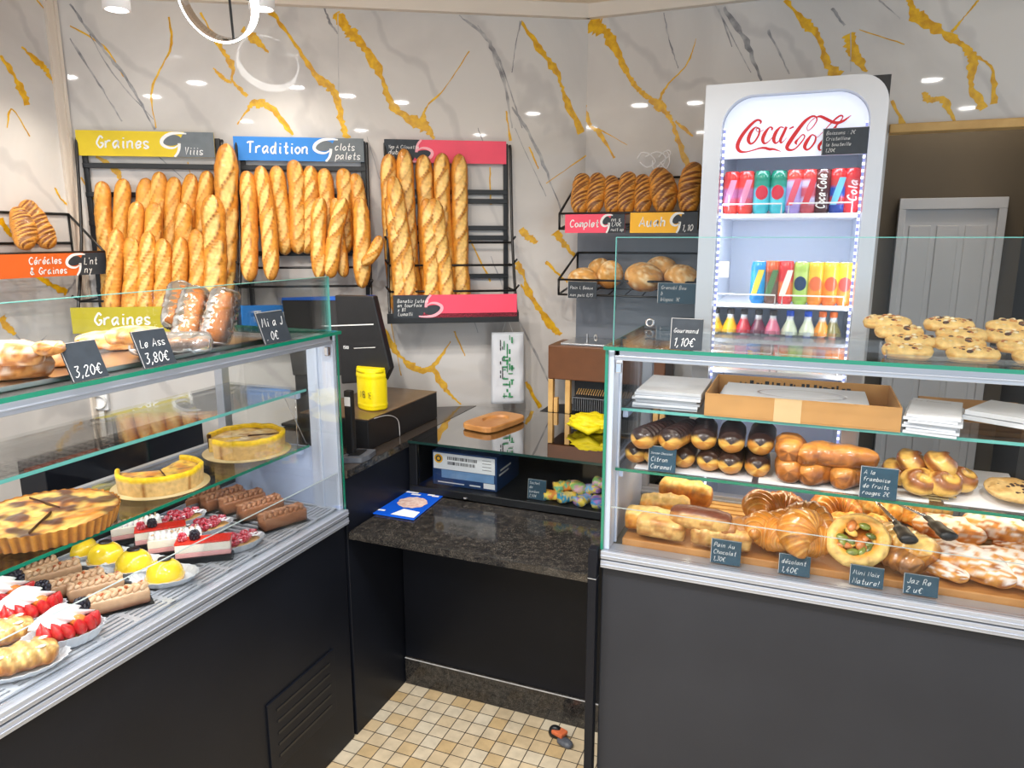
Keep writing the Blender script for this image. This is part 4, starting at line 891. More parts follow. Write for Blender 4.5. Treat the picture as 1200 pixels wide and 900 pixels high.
# ------------------------------------------------------------------ rear counter and bread slicer
b = MB(); b.prism([(-.95, 2.622), (-.33, 2.622), (-.33, 2.843), (-.87, 2.815), (-.95, 2.77)], (0, 0, 0), (1, 0, 0), (0, 1, 0), (0, 0, .872)); o = b.build('rear_counter', 'black_panel', bevel=.003); tag(o, 'dark rear counter below the bread slicer, mostly hidden', 'counter')
sl = empty('bread_slicer', (-.68, 2.63, .873)); tag(sl, 'brown bread slicer with wooden legs and a black comb of blades', 'bread slicer')
b = MB(); b.box(-.235, .22, .0, .18, .135, .268); b.build('cover', 'brown_panel', sl, bevel=.004)
b = MB(); b.box(-.19, .22, .02, .19, .269, .276); b.box(-.10, -.094, .06, .075, .276, .31); b.build('top_plate', 'steel', sl, bevel=.001)
b = MB(); b.lathe([(.004, 0), (.008, .0), (.008, .003), (.004, .003), (.004, 0)], 12, sx=1.0, sy=1.9); o = b.build('hook', 'steel', sl); o.location = (-.065, .07, .295); o.rotation_euler = (radians(90), 0, 0)
for xx, z0 in ((-.235, 0), (-.165, 0), (.18, 0), (.205, 0)):
    b = MB(); b.box(xx, xx+.02, .004, .03, z0, .134); b.build('leg', 'wood_pale', sl, bevel=.002)
b = MB(); b.box(-.212, -.196, .006, .026, 0, .06); b.build('peg', 'wood_pale', sl, bevel=.002)
b = MB(); b.box(-.14, .175, .05, .17, .004, .13); b.build('comb_back', 'black_plastic', sl)
b = MB()
for k in range(36): xx = -.135+.0085*k; b.box(xx, xx+.0025, .012, .05, .012, .068)
b.box(-.138, .175, .010, .013, .064, .068); b.build('blade_comb', 'alu_dark', sl)
b = MB()
for k in range(30): xx = -.12+.0095*k; b.obox((xx, .03, .088), (.001, 0, 0), (0, .016, .006), (0, .001, .003))
b.build('upper_blades', 'wood_pale', sl)
# ------------------------------------------------------------------ paper bag hanging below the pink rack
b = MB(); p, q = at(840, 325, Y=YF+.029), at(855, 306, Y=YF+.029); b.box(p.x+cx, q.x+cx, .0275, .0295, p.z, q.z); b.build('white_card', 'white', fr)
pb = empty('paper_bag', at(595, 472, off=.11), RWA); tag(pb, 'white paper bag with green print hanging below the pink signed rack', 'bag')
qa, qb, qc = (rws(at(*p, off=.11)) for p in ((577, 474), (616, 472), (576, 391))); bw = qb[0]-qa[0]; bh = qc[2]-qa[2]
def bagf(u, v):
    a = 2*pi*v; x = cos(a); y = sin(a); k = (1-.55*sst(.75, 1, u)-.3*sst(.15, 0, u))
    xx = (abs(x)**.35)*(1 if x > 0 else -1)*bw/2*(1-.05*u); yy = y*.022*k*(1+.3*nz((x*2, u*5, y), 1))
    return (xx, yy, u*bh), (1, 1, 1)
b = MB(); b.surf(bagf, 20, 28); b.build('sheet', 'paper', pb)
b = MB(); b.tube([(-.02, 0, bh), (-.002, .0, bh+.06), (.02, 0, bh)], .0014, 5); b.build('string', 'plastic_white', pb)
b = MB(); b2 = MB(); random.seed(3)
for k in range(34):
    z = bh*(.08+.84*random.random()); x = bw*random.choice((-.13, -.04, .03, .10)); l = random.uniform(.006, .03)
    if k % 3: b.ribbon([(x, -.026, z), (x, -.026, z+l)], random.uniform(.003, .008), (0, -1, 0))
    else: b.ribbon([(x-.006, -.026, z), (x+random.uniform(.006, .016), -.026, z)], random.uniform(.003, .006), (0, -1, 0))
for k in range(16):
    z = bh*(.35+.55*random.random()); x = bw*(-.24+.06*(k % 2)); b2.ribbon([(x, -.026, z), (x, -.026, z+.012)], .004, (0, -1, 0))
b.build('green_print', 'ink_green', pb); b2.build('dark_print', 'ink_black', pb)
# ------------------------------------------------------------------ till counter things
dw = empty('cash_drawer', (-1.40, 2.135, .879)); tag(dw, 'black cash drawer with a brown top on the till counter', 'cash drawer')
b = MB(); b.box(-.13, .135, -.235, .233, 0, .098); b.build('housing', 'black_plastic', dw, bevel=.003)
b = MB(); b.box(-.13, .136, -.235, .234, .0985, .102); b.build('top_plate', 'drawer_top', dw, bevel=.001) if 'drawer_top' in M else b.build('top_plate', mat('drawer_top', lin(120, 96, 70), .3, var=.25, scale=12), dw, bevel=.001)
b = MB(); b.tube(crom([(.136, -.20, .098), (.138, -.12, .09), (.139, -.06, .06), (.139, -.05, .0)], 6), .0016, 5); b.build('cable', 'fine_grey_vein', dw)
tp = at(437, 478, Z=.982); tb = empty('yellow_tub', (tp.x, tp.y, .982), YAW*0-.45); tag(tb, 'bright yellow plastic tub standing on the cash drawer', 'tub')
def tubf(u, v):
    a = 2*pi*v; k = .052*(1+.03*u)*(1+ (.03 if .83 < u < .9 else 0) + (.02 if .1 < u < .14 else 0))*(1 if u > .02 else .93)
    c_ = (abs(cos(a))**.7)*(1 if cos(a) > 0 else -1); s_ = (abs(sin(a))**.7)*(1 if sin(a) > 0 else -1)
    return (c_*k, s_*k*.8, u*.135+.010*u*c_*.0), (1, 1, 1)
b = MB(); b.surf(tubf, 36, 32, caps=True); b.build('body', 'tub_yellow', tb)
b = MB(); b.surf(lambda u, v: ((cos(2*pi*v)*.056*(.2+.8*min(1, (1-u)*3)), sin(2*pi*v)*.046*(.2+.8*min(1, (1-u)*3)), .128+.014*min(1, u*3)), (1, 1, 1)), 8, 28); b.build('lid', 'tub_yellow', tb)
b = MB(); write(b, 'NB IE'.replace('I', '1'), (-.002, -.0445, .046), (.97, .12, 0), (0, 0, 1), (0.05, -1, 0), .020, .0022, 0, .05, .002); b.build('lettering', 'ink_black', tb)
ps = empty('till_screen', (-1.63, 2.06, .879), 0); tag(ps, 'large black till screen seen from behind, standing behind the yellow tub', 'monitor')
def scr(Yp, pts): return [at(x, y, Y=Yp)-ps.location for x, y in pts]
b = MB(); q = scr(2.04, [(392, 346), (437, 347), (457, 432), (450, 447), (400, 450)]); b.add(q+[p+V3((0, .03, 0)) for p in q], [tuple(range(4, -1, -1)), tuple(range(5, 10))]+[(i, (i+1) % 5, 5+(i+1) % 5, 5+i) for i in range(5)]); b.build('rear_cover', 'black_plastic', ps, bevel=.004)
b = MB(); q = scr(2.06, [(330, 349), (437, 346), (437, 352), (330, 356)]); b.add(q+[p+V3((0, .015, 0)) for p in q], [(3,2,1,0),(4,5,6,7)]+[(i, (i+1) % 4, 4+(i+1) % 4, 4+i) for i in range(4)]); b.build('blue_edge', mat('till_blue', lin(20, 92, 190), .3, var=.1), ps)
b = MB(); q = scr(2.05, [(330, 352), (400, 352), (402, 440), (343, 440)]); b.add(q+[p+V3((0, .02, 0)) for p in q], [(3,2,1,0),(4,5,6,7)]+[(i, (i+1) % 4, 4+(i+1) % 4, 4+i) for i in range(4)]); b.build('screen', 'screen', ps, bevel=.003)
b = MB(); q = scr(2.038, [(402, 408.5), (413, 408), (413, 404), (402, 404)]); write(b, '1500', q[0], (1, 0, 0), (0, 0, 1), (0, -1, 0), .010, .0016, 0, .05, .0005); b.ribbon(scr(2.038, [(380, 382), (438, 380)]), .0035, (0, -1, 0), 0, .002); b.ribbon(scr(2.038, [(415, 408), (440, 407)]), .0018, (0, -1, 0), 0, .002); b.build('trim_line', 'ink_white', ps)
b = MB(); b.box(-.10, .06, -.02, .12, 0, .012); b.box(-.05, .02, .01, .05, .012, .24); b.build('stand', 'black_plastic', ps, bevel=.004)
cr = empty('card_reader_stand', (-1.262, 1.80, .879)); tag(cr, 'slim black upright with a grey card reader base at the end of the left case', 'card reader')
b = MB(); b.box(-.020, .006, -.0, .02, .0, .215); b.build('pole', 'black_plastic', cr, bevel=.003)
b = MB(); b.box(-.017, .003, -.0015, .0, .168, .196); b.build('paper_label', 'plastic_white', cr)
b = MB(); b.prism([(-.02, -.05), (.048, -.02), (.052, .02), (.04, .075), (-.02, .06)], (0, 0, 0), (1, 0, 0), (0, 1, 0), (0, 0, .016)); b.build('base', 'caster_grey', cr, bevel=.004)
b = MB(); b.prism([(.0, -.02), (.03, -.005), (.02, .055), (-.008, .045)], (0, 0, .0165), (1, 0, 0), (0, 1, 0), (0, 0, .003)); b.build('keypad', 'black_plastic', cr, bevel=.001)
# ------------------------------------------------------------------ nook things
m4 = [at(*p, Z=.692) for p in ((435, 602), (485, 610), (523, 581), (476, 573))]; mg = empty('leaflet', (m4[0].x, m4[0].y, .6915)); tag(mg, 'blue printed tray leaflet lying on the granite worktop', 'leaflet')
u_ = (m4[1]-m4[0]); v_ = (m4[3]-m4[0]); O0 = V3((0, 0, 0)); u_.z = v_.z = 0
def mp_(x, y, z): return u_*x + v_*y + V3((0, 0, z))
b = MB(); b.add([mp_(x, y, z) for z in (0, .004) for x, y in ((0, 0), (1, 0), (1, 1), (0, 1))], [(3,2,1,0),(4,5,6,7),(0,1,5,4),(1,2,6,5),(2,3,7,6),(3,0,4,7)]); b.build('sheet', 'leaf_blue', mg, bevel=.0015)
b = MB(); pts = [mp_(.55+.33*cos(a)*(1+.05*sin(9*a)), .52+.2*sin(a)*(1+.05*cos(11*a)), .0048) for a in [2*pi*i/40 for i in range(40)]]; b.add(pts, [tuple(range(40))]); b.build('picture', mat('pic', lin(226, 206, 196), .5, col2=lin(200, 160, 150), scale=90), mg)
b = MB(); b.add([mp_(x, y, .0050) for x, y in ((.42, .04), (.97, .04), (.95, .24), (.55, .27))], [(0, 1, 2, 3)])
for (x, y, l) in ((.12, .86, .3), (.30, .80, .22), (.66, .86, .16), (.78, .84, .16), (.06, .12, .16)): b.ribbon([mp_(x, y, .005), mp_(x+l, y+.01, .005)], .011, (0, 0, 1))
b.build('white_print', 'ink_white', mg)
bb = empty('blue_carton', (-1.025, 2.10, .719)); tag(bb, 'dark blue carton with a white label inside the counter vitrine', 'carton')
b = MB(); b.box(-.12, .12, 0, .2, 0, .120); b.build('box', mat('carton_blue', lin(30, 62, 110), .35, var=.15, scale=8), bb, bevel=.002)
b = MB(); b.box(-.115, .113, -.0012, 0, .058, .114); b.box(.072, .113, -.0012, 0, .008, .026); b.box(-.10, .0, -.0012, 0, .010, .013); b.box(.02, .06, -.0012, 0, .010, .014); b.build('white_label', 'white', bb)
b = MB(); b.box(-.085, .11, -.0011, 0, .028, .056); b.build('pale_field', mat('pale_blue', lin(120, 160, 205), .4, var=.2, scale=20), bb)
b = MB(); random.seed(5)
for row, z in ((0, .093), (1, .076)):
    x = -.062
    while x < (.05 if row == 0 else .04): w_ = random.uniform(.0012, .004); b.box(x, x+w_, -.0016, -.0012, z, z+.011); x += w_+random.uniform(.001, .003)
for k in range(4): b.box(.068, .10, -.0016, -.0012, .104-.011*k, .1055-.011*k)
b.build('barcode', 'ink_black', bb)
b = MB(); b.lathe([(0, 0), (.016, 0)], 20); o = b.build('emblem', 'chalk', bb); o.location = (-.095, -.0018, .094); o.rotation_euler = (radians(90), 0, 0)
b = MB(); b.lathe([(.011, 0), (.016, 0)], 20); b.lathe([(0, .0), (.006, 0)], 12); o = b.build('emblem_ring', 'amber', bb); o.location = (-.095, -.0022, .094); o.rotation_euler = (radians(90), 0, 0)
b = MB(); b.box(.1195, .121, .02, .1, .05, .056); b.box(.1195, .121, .03, .12, .064, .07); b.build('side_print', 'ink_white', bb)
p = at(618, 584, Y=2.085); slate(p, (1, 0, 0), (0, .12, 1), (0, -1, .12), .062, .066, ['Sachet', 'de', 'bonbon', '2,50€'], 'teal chalk card beside the sweets inside the counter vitrine', 'chalk_teal')
def wrap_bm(seed, cols, L=.07, W=.045, H=.03):
    def cf(u, cz, cy, n_):
        k = int((u*2.2+cz*.6+n_*1.5+seed) % len(cols)); return lin(cols[k])
    return bun_bm(L, W, H, cf, seed, .3, 18, 14, px=6)
PK = [[(250,220,90),(240,150,70),(120,200,160)],[(240,210,80),(60,160,200),(250,230,150)],[(120,180,230),(190,140,210),(250,220,90)],[(60,150,220),(160,120,200),(240,230,120)],[(250,230,130),(230,180,200),(150,210,120)],[(40,120,190),(70,160,220),(60,130,200)]]
for i, (x, y, h, ci) in enumerate([(648,586,.0,0),(664,590,.0,1),(683,592,.0,2),(700,596,.0,3),(675,580,.026,4),(692,580,.028,2),(703,575,.05,4),(658,578,.024,0)]):
    p = at(x, y, Y=2.105 if h == 0 else 2.12); o = wrap_bm(i, PK[ci]).build('sweet_packet', 'print'); tag(o, 'colourful wrapped sweet packet heaped inside the counter vitrine', 'sweets', 'sweet packets in the vitrine')
    pose(o, (min(p.x, -.49), 2.11 + (.03 if h else 0), .719+h), .5*i+.3, 0, .25*((i % 3)-1) if h else 0)
t4 = [at(*p, Z=.9) for p in ((537, 497), (575, 504), (620, 488), (583, 477))]
c_ = sum(t4, V3())/4; ux = (t4[1]-t4[0]); uy = (t4[2]-t4[1]); wt = empty('coin_tray', (c_.x, c_.y, .8785)); tag(wt, 'wooden coin tray with an oval hollow on the glass counter top', 'tray')
ang = atan2(uy.y, uy.x); wt.rotation_euler = (0, 0, ang); Lx, Wy = uy.length/2, ux.length/2*abs(sin(atan2(ux.y, ux.x)-ang))
n_ = 40; ov = [(Lx*.50*cos(2*pi*i/n_)+.01, Wy*.62*sin(2*pi*i/n_)) for i in range(n_)]; rc = []
for i in range(n_):
    a = 2*pi*i/n_; x, y = cos(a), sin(a); k = 1/max(abs(x)**5+abs(y)**5, 1e-9)**.2; rc.append((x*k*Lx, y*k*Wy))
b = MB(); zt = .022
vs = [(x*.97, y*.95, 0) for x, y in rc]+[(x, y, .004) for x, y in rc]+[(x, y, zt-.004) for x, y in rc]+[(x*.98, y*.96, zt) for x, y in rc]+[(x, y, zt) for x, y in ov]+[(x*.93, y*.9, zt-.008) for x, y in ov]
fs = [tuple(range(n_-1, -1, -1))]
for r_ in range(5): fs += [(r_*n_+i, r_*n_+(i+1) % n_, (r_+1)*n_+(i+1) % n_, (r_+1)*n_+i) for i in range(n_)]
fs.append(tuple(5*n_+i for i in range(n_))); b.add(vs, fs, 0, False); b.build('board', 'wood', wt)
yc = at(693, 497, Z=.885); yb_ = empty('yellow_cloth', (-.665, 2.40, .8785)); tag(yb_, 'crumpled yellow plastic bag lying on the glass counter top', 'bag')
def clf(u, v):
    th = pi*u; a = 2*pi*v; k = 1+.30*nz((sin(th)*cos(a)*2.2, sin(th)*sin(a)*2.2, cos(th)*3), 1)+.15*nz((sin(th)*cos(a)*6, sin(th)*sin(a)*6, cos(th)*6), 1)
    return (sin(th)*cos(a)*.085*k, sin(th)*sin(a)*.05*k, max(0, .030+cos(th)*.034*k)), (1, 1, 1)
b = MB(); b.surf(clf, 26, 40, caps=False); b.build('bag', 'cloth_yellow', yb_)
b = MB(); b.tube([(-.085, -.01, .02), (-.05, -.045, .03), (-.0, -.05, .012), (.04, -.05, .03)], [.006, .012, .014, .008], 8); b.build('folded_edge', 'cloth_yellow', yb_)
cs = at(658, 862, Z=.02); ca = empty('floor_castor', (cs.x, cs.y, 0), -.35); tag(ca, 'small grey castor with an orange bracket on the tiles under the worktop', 'castor')
b = MB(); b.lathe([(.0, -.009), (.016, -.009), (.021, -.006), (.021, .006), (.016, .009), (0, .009)], 20); o = b.build('wheel', 'black_plastic', ca); o.location = (-.025, 0, .021); o.rotation_euler = (radians(90), 0, .5)
b = MB(); b.box(-.03, .012, -.016, .018, .020, .034); b.build('bracket', 'caster_orange', ca, bevel=.004)
b = bun_bm(.055, .034, .022, lambda u, z, y, n: (1, 1, 1), 2, .1); o = b.build('foot', 'caster_grey', ca); o.location = (.02, -.008, 0)
# ------------------------------------------------------------------ left case: pastries on the grille
ZD = .7715
def seg(a, b, Z):
    p, q = at(*a, Z=Z), at(*b, Z=Z); d = q-p; return (p+q)/2, atan2(d.y, d.x), d.length
MILK, COCOA, TAN = lin(164, 108, 74), lin(122, 76, 50), lin(212, 172, 134)
def rbar(L, W, H, c0, c1, seed, cut=.55):
    return bun_bm(L, W, H, lambda u, z, y, n: lerp(c1, c0, sst(cut-.75, cut-.45, z)), seed, .03, 30, 28, px=14, sq=.38)
def piped_bar(key):
    kind = key; r = empty('chocolate_bar_cake' if kind == 'milk' else 'praline_bar_cake'); top, low = (MILK, COCOA) if kind == 'milk' else (TAN, COCOA)
    b = MB(); b.box(-.064, .064, -.022, .022, 0, .0016); b.build('card_base', 'black_plastic', r)
    rr = rbar(.122, .040, .034, top if kind == 'tan' else MILK, low, 1); rr.v = [(x, y, z+.002) for x, y, z in rr.v]; rr.build('cake', 'choc', r)
    b = MB(); random.seed(11)
    n = 8
    for k in range(n):
        x = -.049+.098*k/(n-1)
        for s in (-1, 1):
            m = Matrix.Rotation(s*.75, 3, 'Z')
            b.ico((x, s*.0085, .037+.001*(k % 2)), .0118, sc=(.48, 1.15, .6), rot=m, col=lerp(top, lin(240, 212, 176) if kind == 'tan' else lin(206, 158, 118), .5*random.random()), n=10, m=6)
    b.build('piped_swirls', 'choc', r)
    b = MB()
    for k in range(5): b.ico((random.uniform(-.05, .05), random.uniform(-.01, .01), .043), .004, col=COCOA if kind == 'milk' else lin(180, 96, 50), n=6, m=4)
    b.build('chopped_nuts', 'choc', r); return r
BARS = Pool(piped_bar)
pl = ['nearest the end wall, in front', 'second from the front rail', 'third from the front rail', 'fourth from the front rail', 'farthest back, beside the raspberry tarts']
for i, (a, b_) in enumerate([((303,624),(359,607)),((276,613),(334,595)),((254,605),(314,588)),((233,602),(290,584)),((206,601),(262,584))]):
    c, an, L = seg(a, b_, ZD); o = BARS.get('milk', 'milk chocolate bar cake with piped top, '+pl[i], 'cake', 'milk chocolate bar cakes'); pose(o, (c.x, c.y, ZD), an, s=min(1.1, max(.9, L/.118)))
pl = ['in front by the low glass', 'second from the front', 'third from the front', 'fourth from the front', 'fifth from the front, at the photo edge', 'sixth, behind below the flan tart']
for i, (a, b_) in enumerate([((104,722),(176,703)),((80,706),(146,690)),((58,703),(124,684)),((31,691),(96,673)),((6,689),(68,668)),((-22,683),(44,661))]):
    c, an, L = seg(a, b_, ZD); o = BARS.get('tan', 'tan praline bar cake with piped swirls, '+pl[i], 'cake', 'praline bar cakes'); pose(o, (c.x, c.y, ZD), an, s=min(1.15, max(.9, L/.118)))
def raspberry_mesh():
    b = MB()
    for j in range(3):
        for k in range(8): 
            a = 2*pi*k/8+.4*j; rr = (.0072, .0078, .0058)[j]; b.ico((rr*cos(a), rr*sin(a), .003+.0042*j), .0032, col=lerp(lin(196, 24, 52), lin(250, 200, 214), .55*random.random()**2), n=6, m=4)
    return b
def boat(W, L, H, paper, col=None):
    """an oval pleated dish"""
    b = MB(); nn = 44
    prof = [(.55, 0), (.80, .002), (1.0, H), (1.04, H), (.84, .004), (.5, .003), (.0, .003)]
    vs = []; fs = []
    for r_, z in prof:
        for k in range(nn):
            a = 2*pi*k/nn; pl_ = 1+(.03 if k % 2 else -.02)*sst(0, 1, r_)
            vs.append((cos(a)*L/2*r_*pl_, sin(a)*W/2*r_*pl_, z))
    for j in range(len(prof)-1):
        for k in range(nn): fs.append((j*nn+k, j*nn+(k+1) % nn, (j+1)*nn+(k+1) % nn, (j+1)*nn+k))
    b.add(vs, fs, 0, False); return b
def rasp_tart(key):
    r = empty('raspberry_tart'); boat(.066, .112, .018, 1).build('paper_dish', 'paper', r); random.seed(key)
    bun_bm(.098, .054, .018, lambda u, z, y, n: lin(226, 178, 110), 3, .03, 16, 14).build('tart_shell', 'crust', r)
    ms = None; i = 0
    for gx in (-.034, -.017, 0, .017, .034):
        for gy in (-.014, .004, .019):
            if abs(gx) > .03 and abs(gy) > .012: continue
            if ms is None: o = raspberry_mesh().build('raspberry', 'fruit', r); ms = o
            else: o = ms.copy(); COL.objects.link(o); o.parent = r
            o.location = (gx+random.uniform(-.002, .002), gy-.002, .016+random.uniform(0, .004)); o.rotation_euler = (random.uniform(-.7, .7), random.uniform(-.7, .7), random.uniform(0, 6))
    b = MB()
    for k in range(26): b.ico((random.uniform(-.042, .042), random.uniform(-.022, .022), .026), .0035, sc=(1.4, 1.2, .35), n=6, m=4, col=lin(250, 245, 248))
    b.build('powdered_sugar', 'cream_v', r); return r
RT = Pool(rasp_tart)
for i, (a, b_, lb) in enumerate([((258,650),(303,634),'in front of the others'),((222,632),(268,616),'second from the front'),((190,622),(238,606),'third from the front'),((160,612),(208,597),'farthest back')]):
    c, an, L = seg(a, b_, ZD); o = RT.get(5, f'raspberry tart dusted with sugar in a white dish, {lb}', 'tart', 'raspberry tarts'); pose(o, (c.x, c.y, ZD), an, s=1.16)
def slice_(key):
    r = empty('cream_slice'); b = MB(); b.box(-.062, .062, -.022, .022, 0, .011); b.build('card_base', 'black_plastic', r)
    b = MB(); b.box(-.058, .058, -.018, .018, .011, .020, col=lin(236, 176, 176)); b.build('biscuit_layer', 'cream_v', r, bevel=.001)
    b = MB(); b.box(-.058, .058, -.018, .018, .020, .036, col=lin(246, 238, 226)); b.build('cream_layer', 'cream_v', r, bevel=.0015)
    random.seed(2)
    if key == 'red':
        b = MB(); b.box(-.0585, .0585, -.0185, .0185, .036, .0395, col=lin(226, 52, 36)); b.build('red_glaze', 'fruit', r, bevel=.001)
        o = raspberry_mesh().build('raspberry', 'fruit', r); o.location = (-.043, -.002, .040)
        bb_ = raspberry_mesh(); bb_.c = [lin(30, 26, 40)]*len(bb_.c); o = bb_.build('blackberry', 'fruit', r); o.location = (-.018, .002, .039); o.scale = (1.15, 1.15, 1.2)
    else:
        b = MB()
        for k in range(9):
            for s in (-1, 1): b.ico((-.05+.0125*k, s*.0085, .038), .0088, col=lin(248, 246, 244), n=8, m=6, sc=(.8, 1, .95))
        b.build('piped_cream', 'cream_v', r)
        b = MB()
        for k in range(14): b.ico((random.uniform(-.05, .05), random.uniform(-.014, .014), .0465), .0022, col=lin(226, 190, 150), n=5, m=4)
        b.build('nut_crumbs', 'crust', r)
    return r
SLC = Pool(slice_)
for i, (a, b_, k, lb) in enumerate([((206,661),(272,654),'red','strawberry glazed cream slice with berries, in front'),((174,655),(238,646),'white','white piped cream slice between the two red topped slices'),((159,645),(220,635),'red','red glazed cream slice with berries, behind the white one'),((131,640),(192,629),'white','white piped cream slice at the back of its row')]):
    c, an, L = seg(a, b_, ZD); d = V3((-sin(an), cos(an), 0))*.016; o = SLC.get(k, lb, 'cake', 'layered cream slices'); q_ = min(1.2, L/.118); pose(o, (c.x+d.x, c.y+d.y, ZD), an, s=(q_, q_*1.1, q_*1.22))
def dome(key):
    r = empty('lemon_dome'); boat(.088, .125, .016, 1).build('paper_dish', 'paper', r)
    b = MB(); b.lathe([(0, .003), (.034, .003), (.037, .012), (.033, .013), (0, .013)], 30, cols=[C_GOLD]*2+[C_PALE]*3); b.build('tart_base', 'crust', r)
    b = MB(); b.lathe([(.035*cos(a), .013+.034*sin(a)) for a in [pi/2*i/12 for i in range(13)]], 32, cols=[lin(250, 216, 50)]*13); b.build('glazed_dome', 'glaze_y', r)
    b = MB(); b.lathe([(.0, .002), (.010, .0015), (.011, -.001)], 16, sx=1.2, cols=[lin(40, 30, 30)]*3); o = b.build('chocolate_disc', 'choc', r); o.location = (.002, .0, .0480); return r
vcol_mat('glaze_y', rough=.18, coat=.7, var=.06, scale=20, bump=0)
DM = Pool(dome)
for i, (x, y, lb) in enumerate([(194,687,'in front by the rail'),(158,675,'second from the front'),(125,666,'third from the front'),(94,658,'farthest back under the shelf edge')]):
    p = at(x, y-6, Z=ZD); o = DM.get(0, f'glossy yellow lemon dome with a chocolate disc, {lb}', 'cake', 'yellow lemon domes'); pose(o, (p.x, p.y, ZD), .55, s=1.16)
def straw(key):
    r = empty('strawberry_tart'); boat(.075, .125, .020, 1).build('paper_dish', 'paper', r); random.seed(8)
    bun_bm(.10, .055, .024, lambda u, z, y, n: lin(214, 150, 80), 3, .03, 16, 14).build('tart_shell', 'crust', r)
    ms = None
    for k in range(9):
        a = -2.4+2.9*k/8 if k < 7 else (.6+.7*(k-7)); x, y = .040*cos(a), .024*sin(a)
        if ms is None:
            b = MB(); b.surf(lambda u, v: ((sin(pi*u)**.8*(1-.45*u)*cos(2*pi*v)*.0155, sin(pi*u)**.8*(1-.45*u)*sin(2*pi*v)*.0125, .034*u-.004), lerp(lin(206, 30, 36), lin(236, 120, 100), .35*sst(.25, 0, u)+.2*(1 if (int(u*9)+int(v*10)) % 3 == 0 else 0))), 12, 14)
            ms = o = b.build('strawberry', 'fruit', r)
        else: o = ms.copy(); COL.objects.link(o); o.parent = r
        o.location = (x*1.05, y*1.05, .018); o.rotation_euler = (random.uniform(-.1, .1)-.55*sin(a), .55*cos(a), a)
    b = MB()
    def cream(u, v):
        a = 2*pi*v+4*u; k = (1-u)**.7*(1+.26*sin(6*(2*pi*v)+11*u)); return (.040*k*cos(2*pi*v)*1.05, .022*k*sin(2*pi*v), .036+.026*u), lin(250, 249, 246)
    b.surf(cream, 14, 48); b.build('whipped_cream', 'cream_v', r)
    bb_ = raspberry_mesh(); bb_.c = [lin(30, 26, 40)]*len(bb_.c); o = bb_.build('blackberry', 'fruit', r); o.location = (.032, .018, .036); o.scale = (1.4, 1.3, 1.3)
    b = MB(); b.ico((.022, -.016, .036), .011, col=lin(236, 140, 60), sc=(1.2, .7, .8)); b.build('orange_segment', 'fruit', r); return r
ST = Pool(straw)
for i, (a, b_, lb) in enumerate([((46,762),(106,745),'in front by the rail'),((2,740),(62,722),'second from the front'),((-28,727),(32,709),'at the photo edge, farther back')]):
    c, an, L = seg(a, b_, ZD); o = ST.get(0, f'strawberry tart with whipped cream in a paper dish, {lb}', 'tart', 'strawberry cream tarts'); pose(o, (c.x, c.y, ZD), an, s=(1.12, 1.15, 1.35))
def choux(key):
    r = empty('choux_pastry'); boat(.09, .135, .014, 1).build('paper_dish', 'paper', r)
    b = bun_bm(.11, .066, .040, lambda u, z, y, n: lerp(lerp(C_DEEP, C_PALE, sst(-.4, .6, z+n*.6)), C_DARK, .5*sst(.2, .5, abs(sin(u*24+y*3)*.6+n*.6))), 21, .16, 40, 26, ridge=lambda u, a: .09*sin(u*26+2*sin(a))); b.v = [(x, y, z+.004) for x, y, z in b.v]; b.build('bun', 'glaze', r)
    b = MB(); random.seed(4)
    for k in range(10): b.ico((random.uniform(-.04, .04), random.uniform(-.02, .02), .041+random.uniform(-.003, .002)), .005, sc=(1.5, 1, .35), col=lin(244, 232, 214), n=7, m=4)
    b.build('almond_flakes', 'crust', r); return r
CX = Pool(choux)
for a, b_, lb in (((-6,794),(58,776),'in front by the rail'),((-30,765),(30,748),'behind the front one')):
    c, an, L = seg(a, b_, ZD); o = CX.get(0, f'golden braided choux pastry in white paper, {lb}', 'pastry', 'choux pastries'); pose(o, (c.x, c.y, ZD), an, s=1.1)
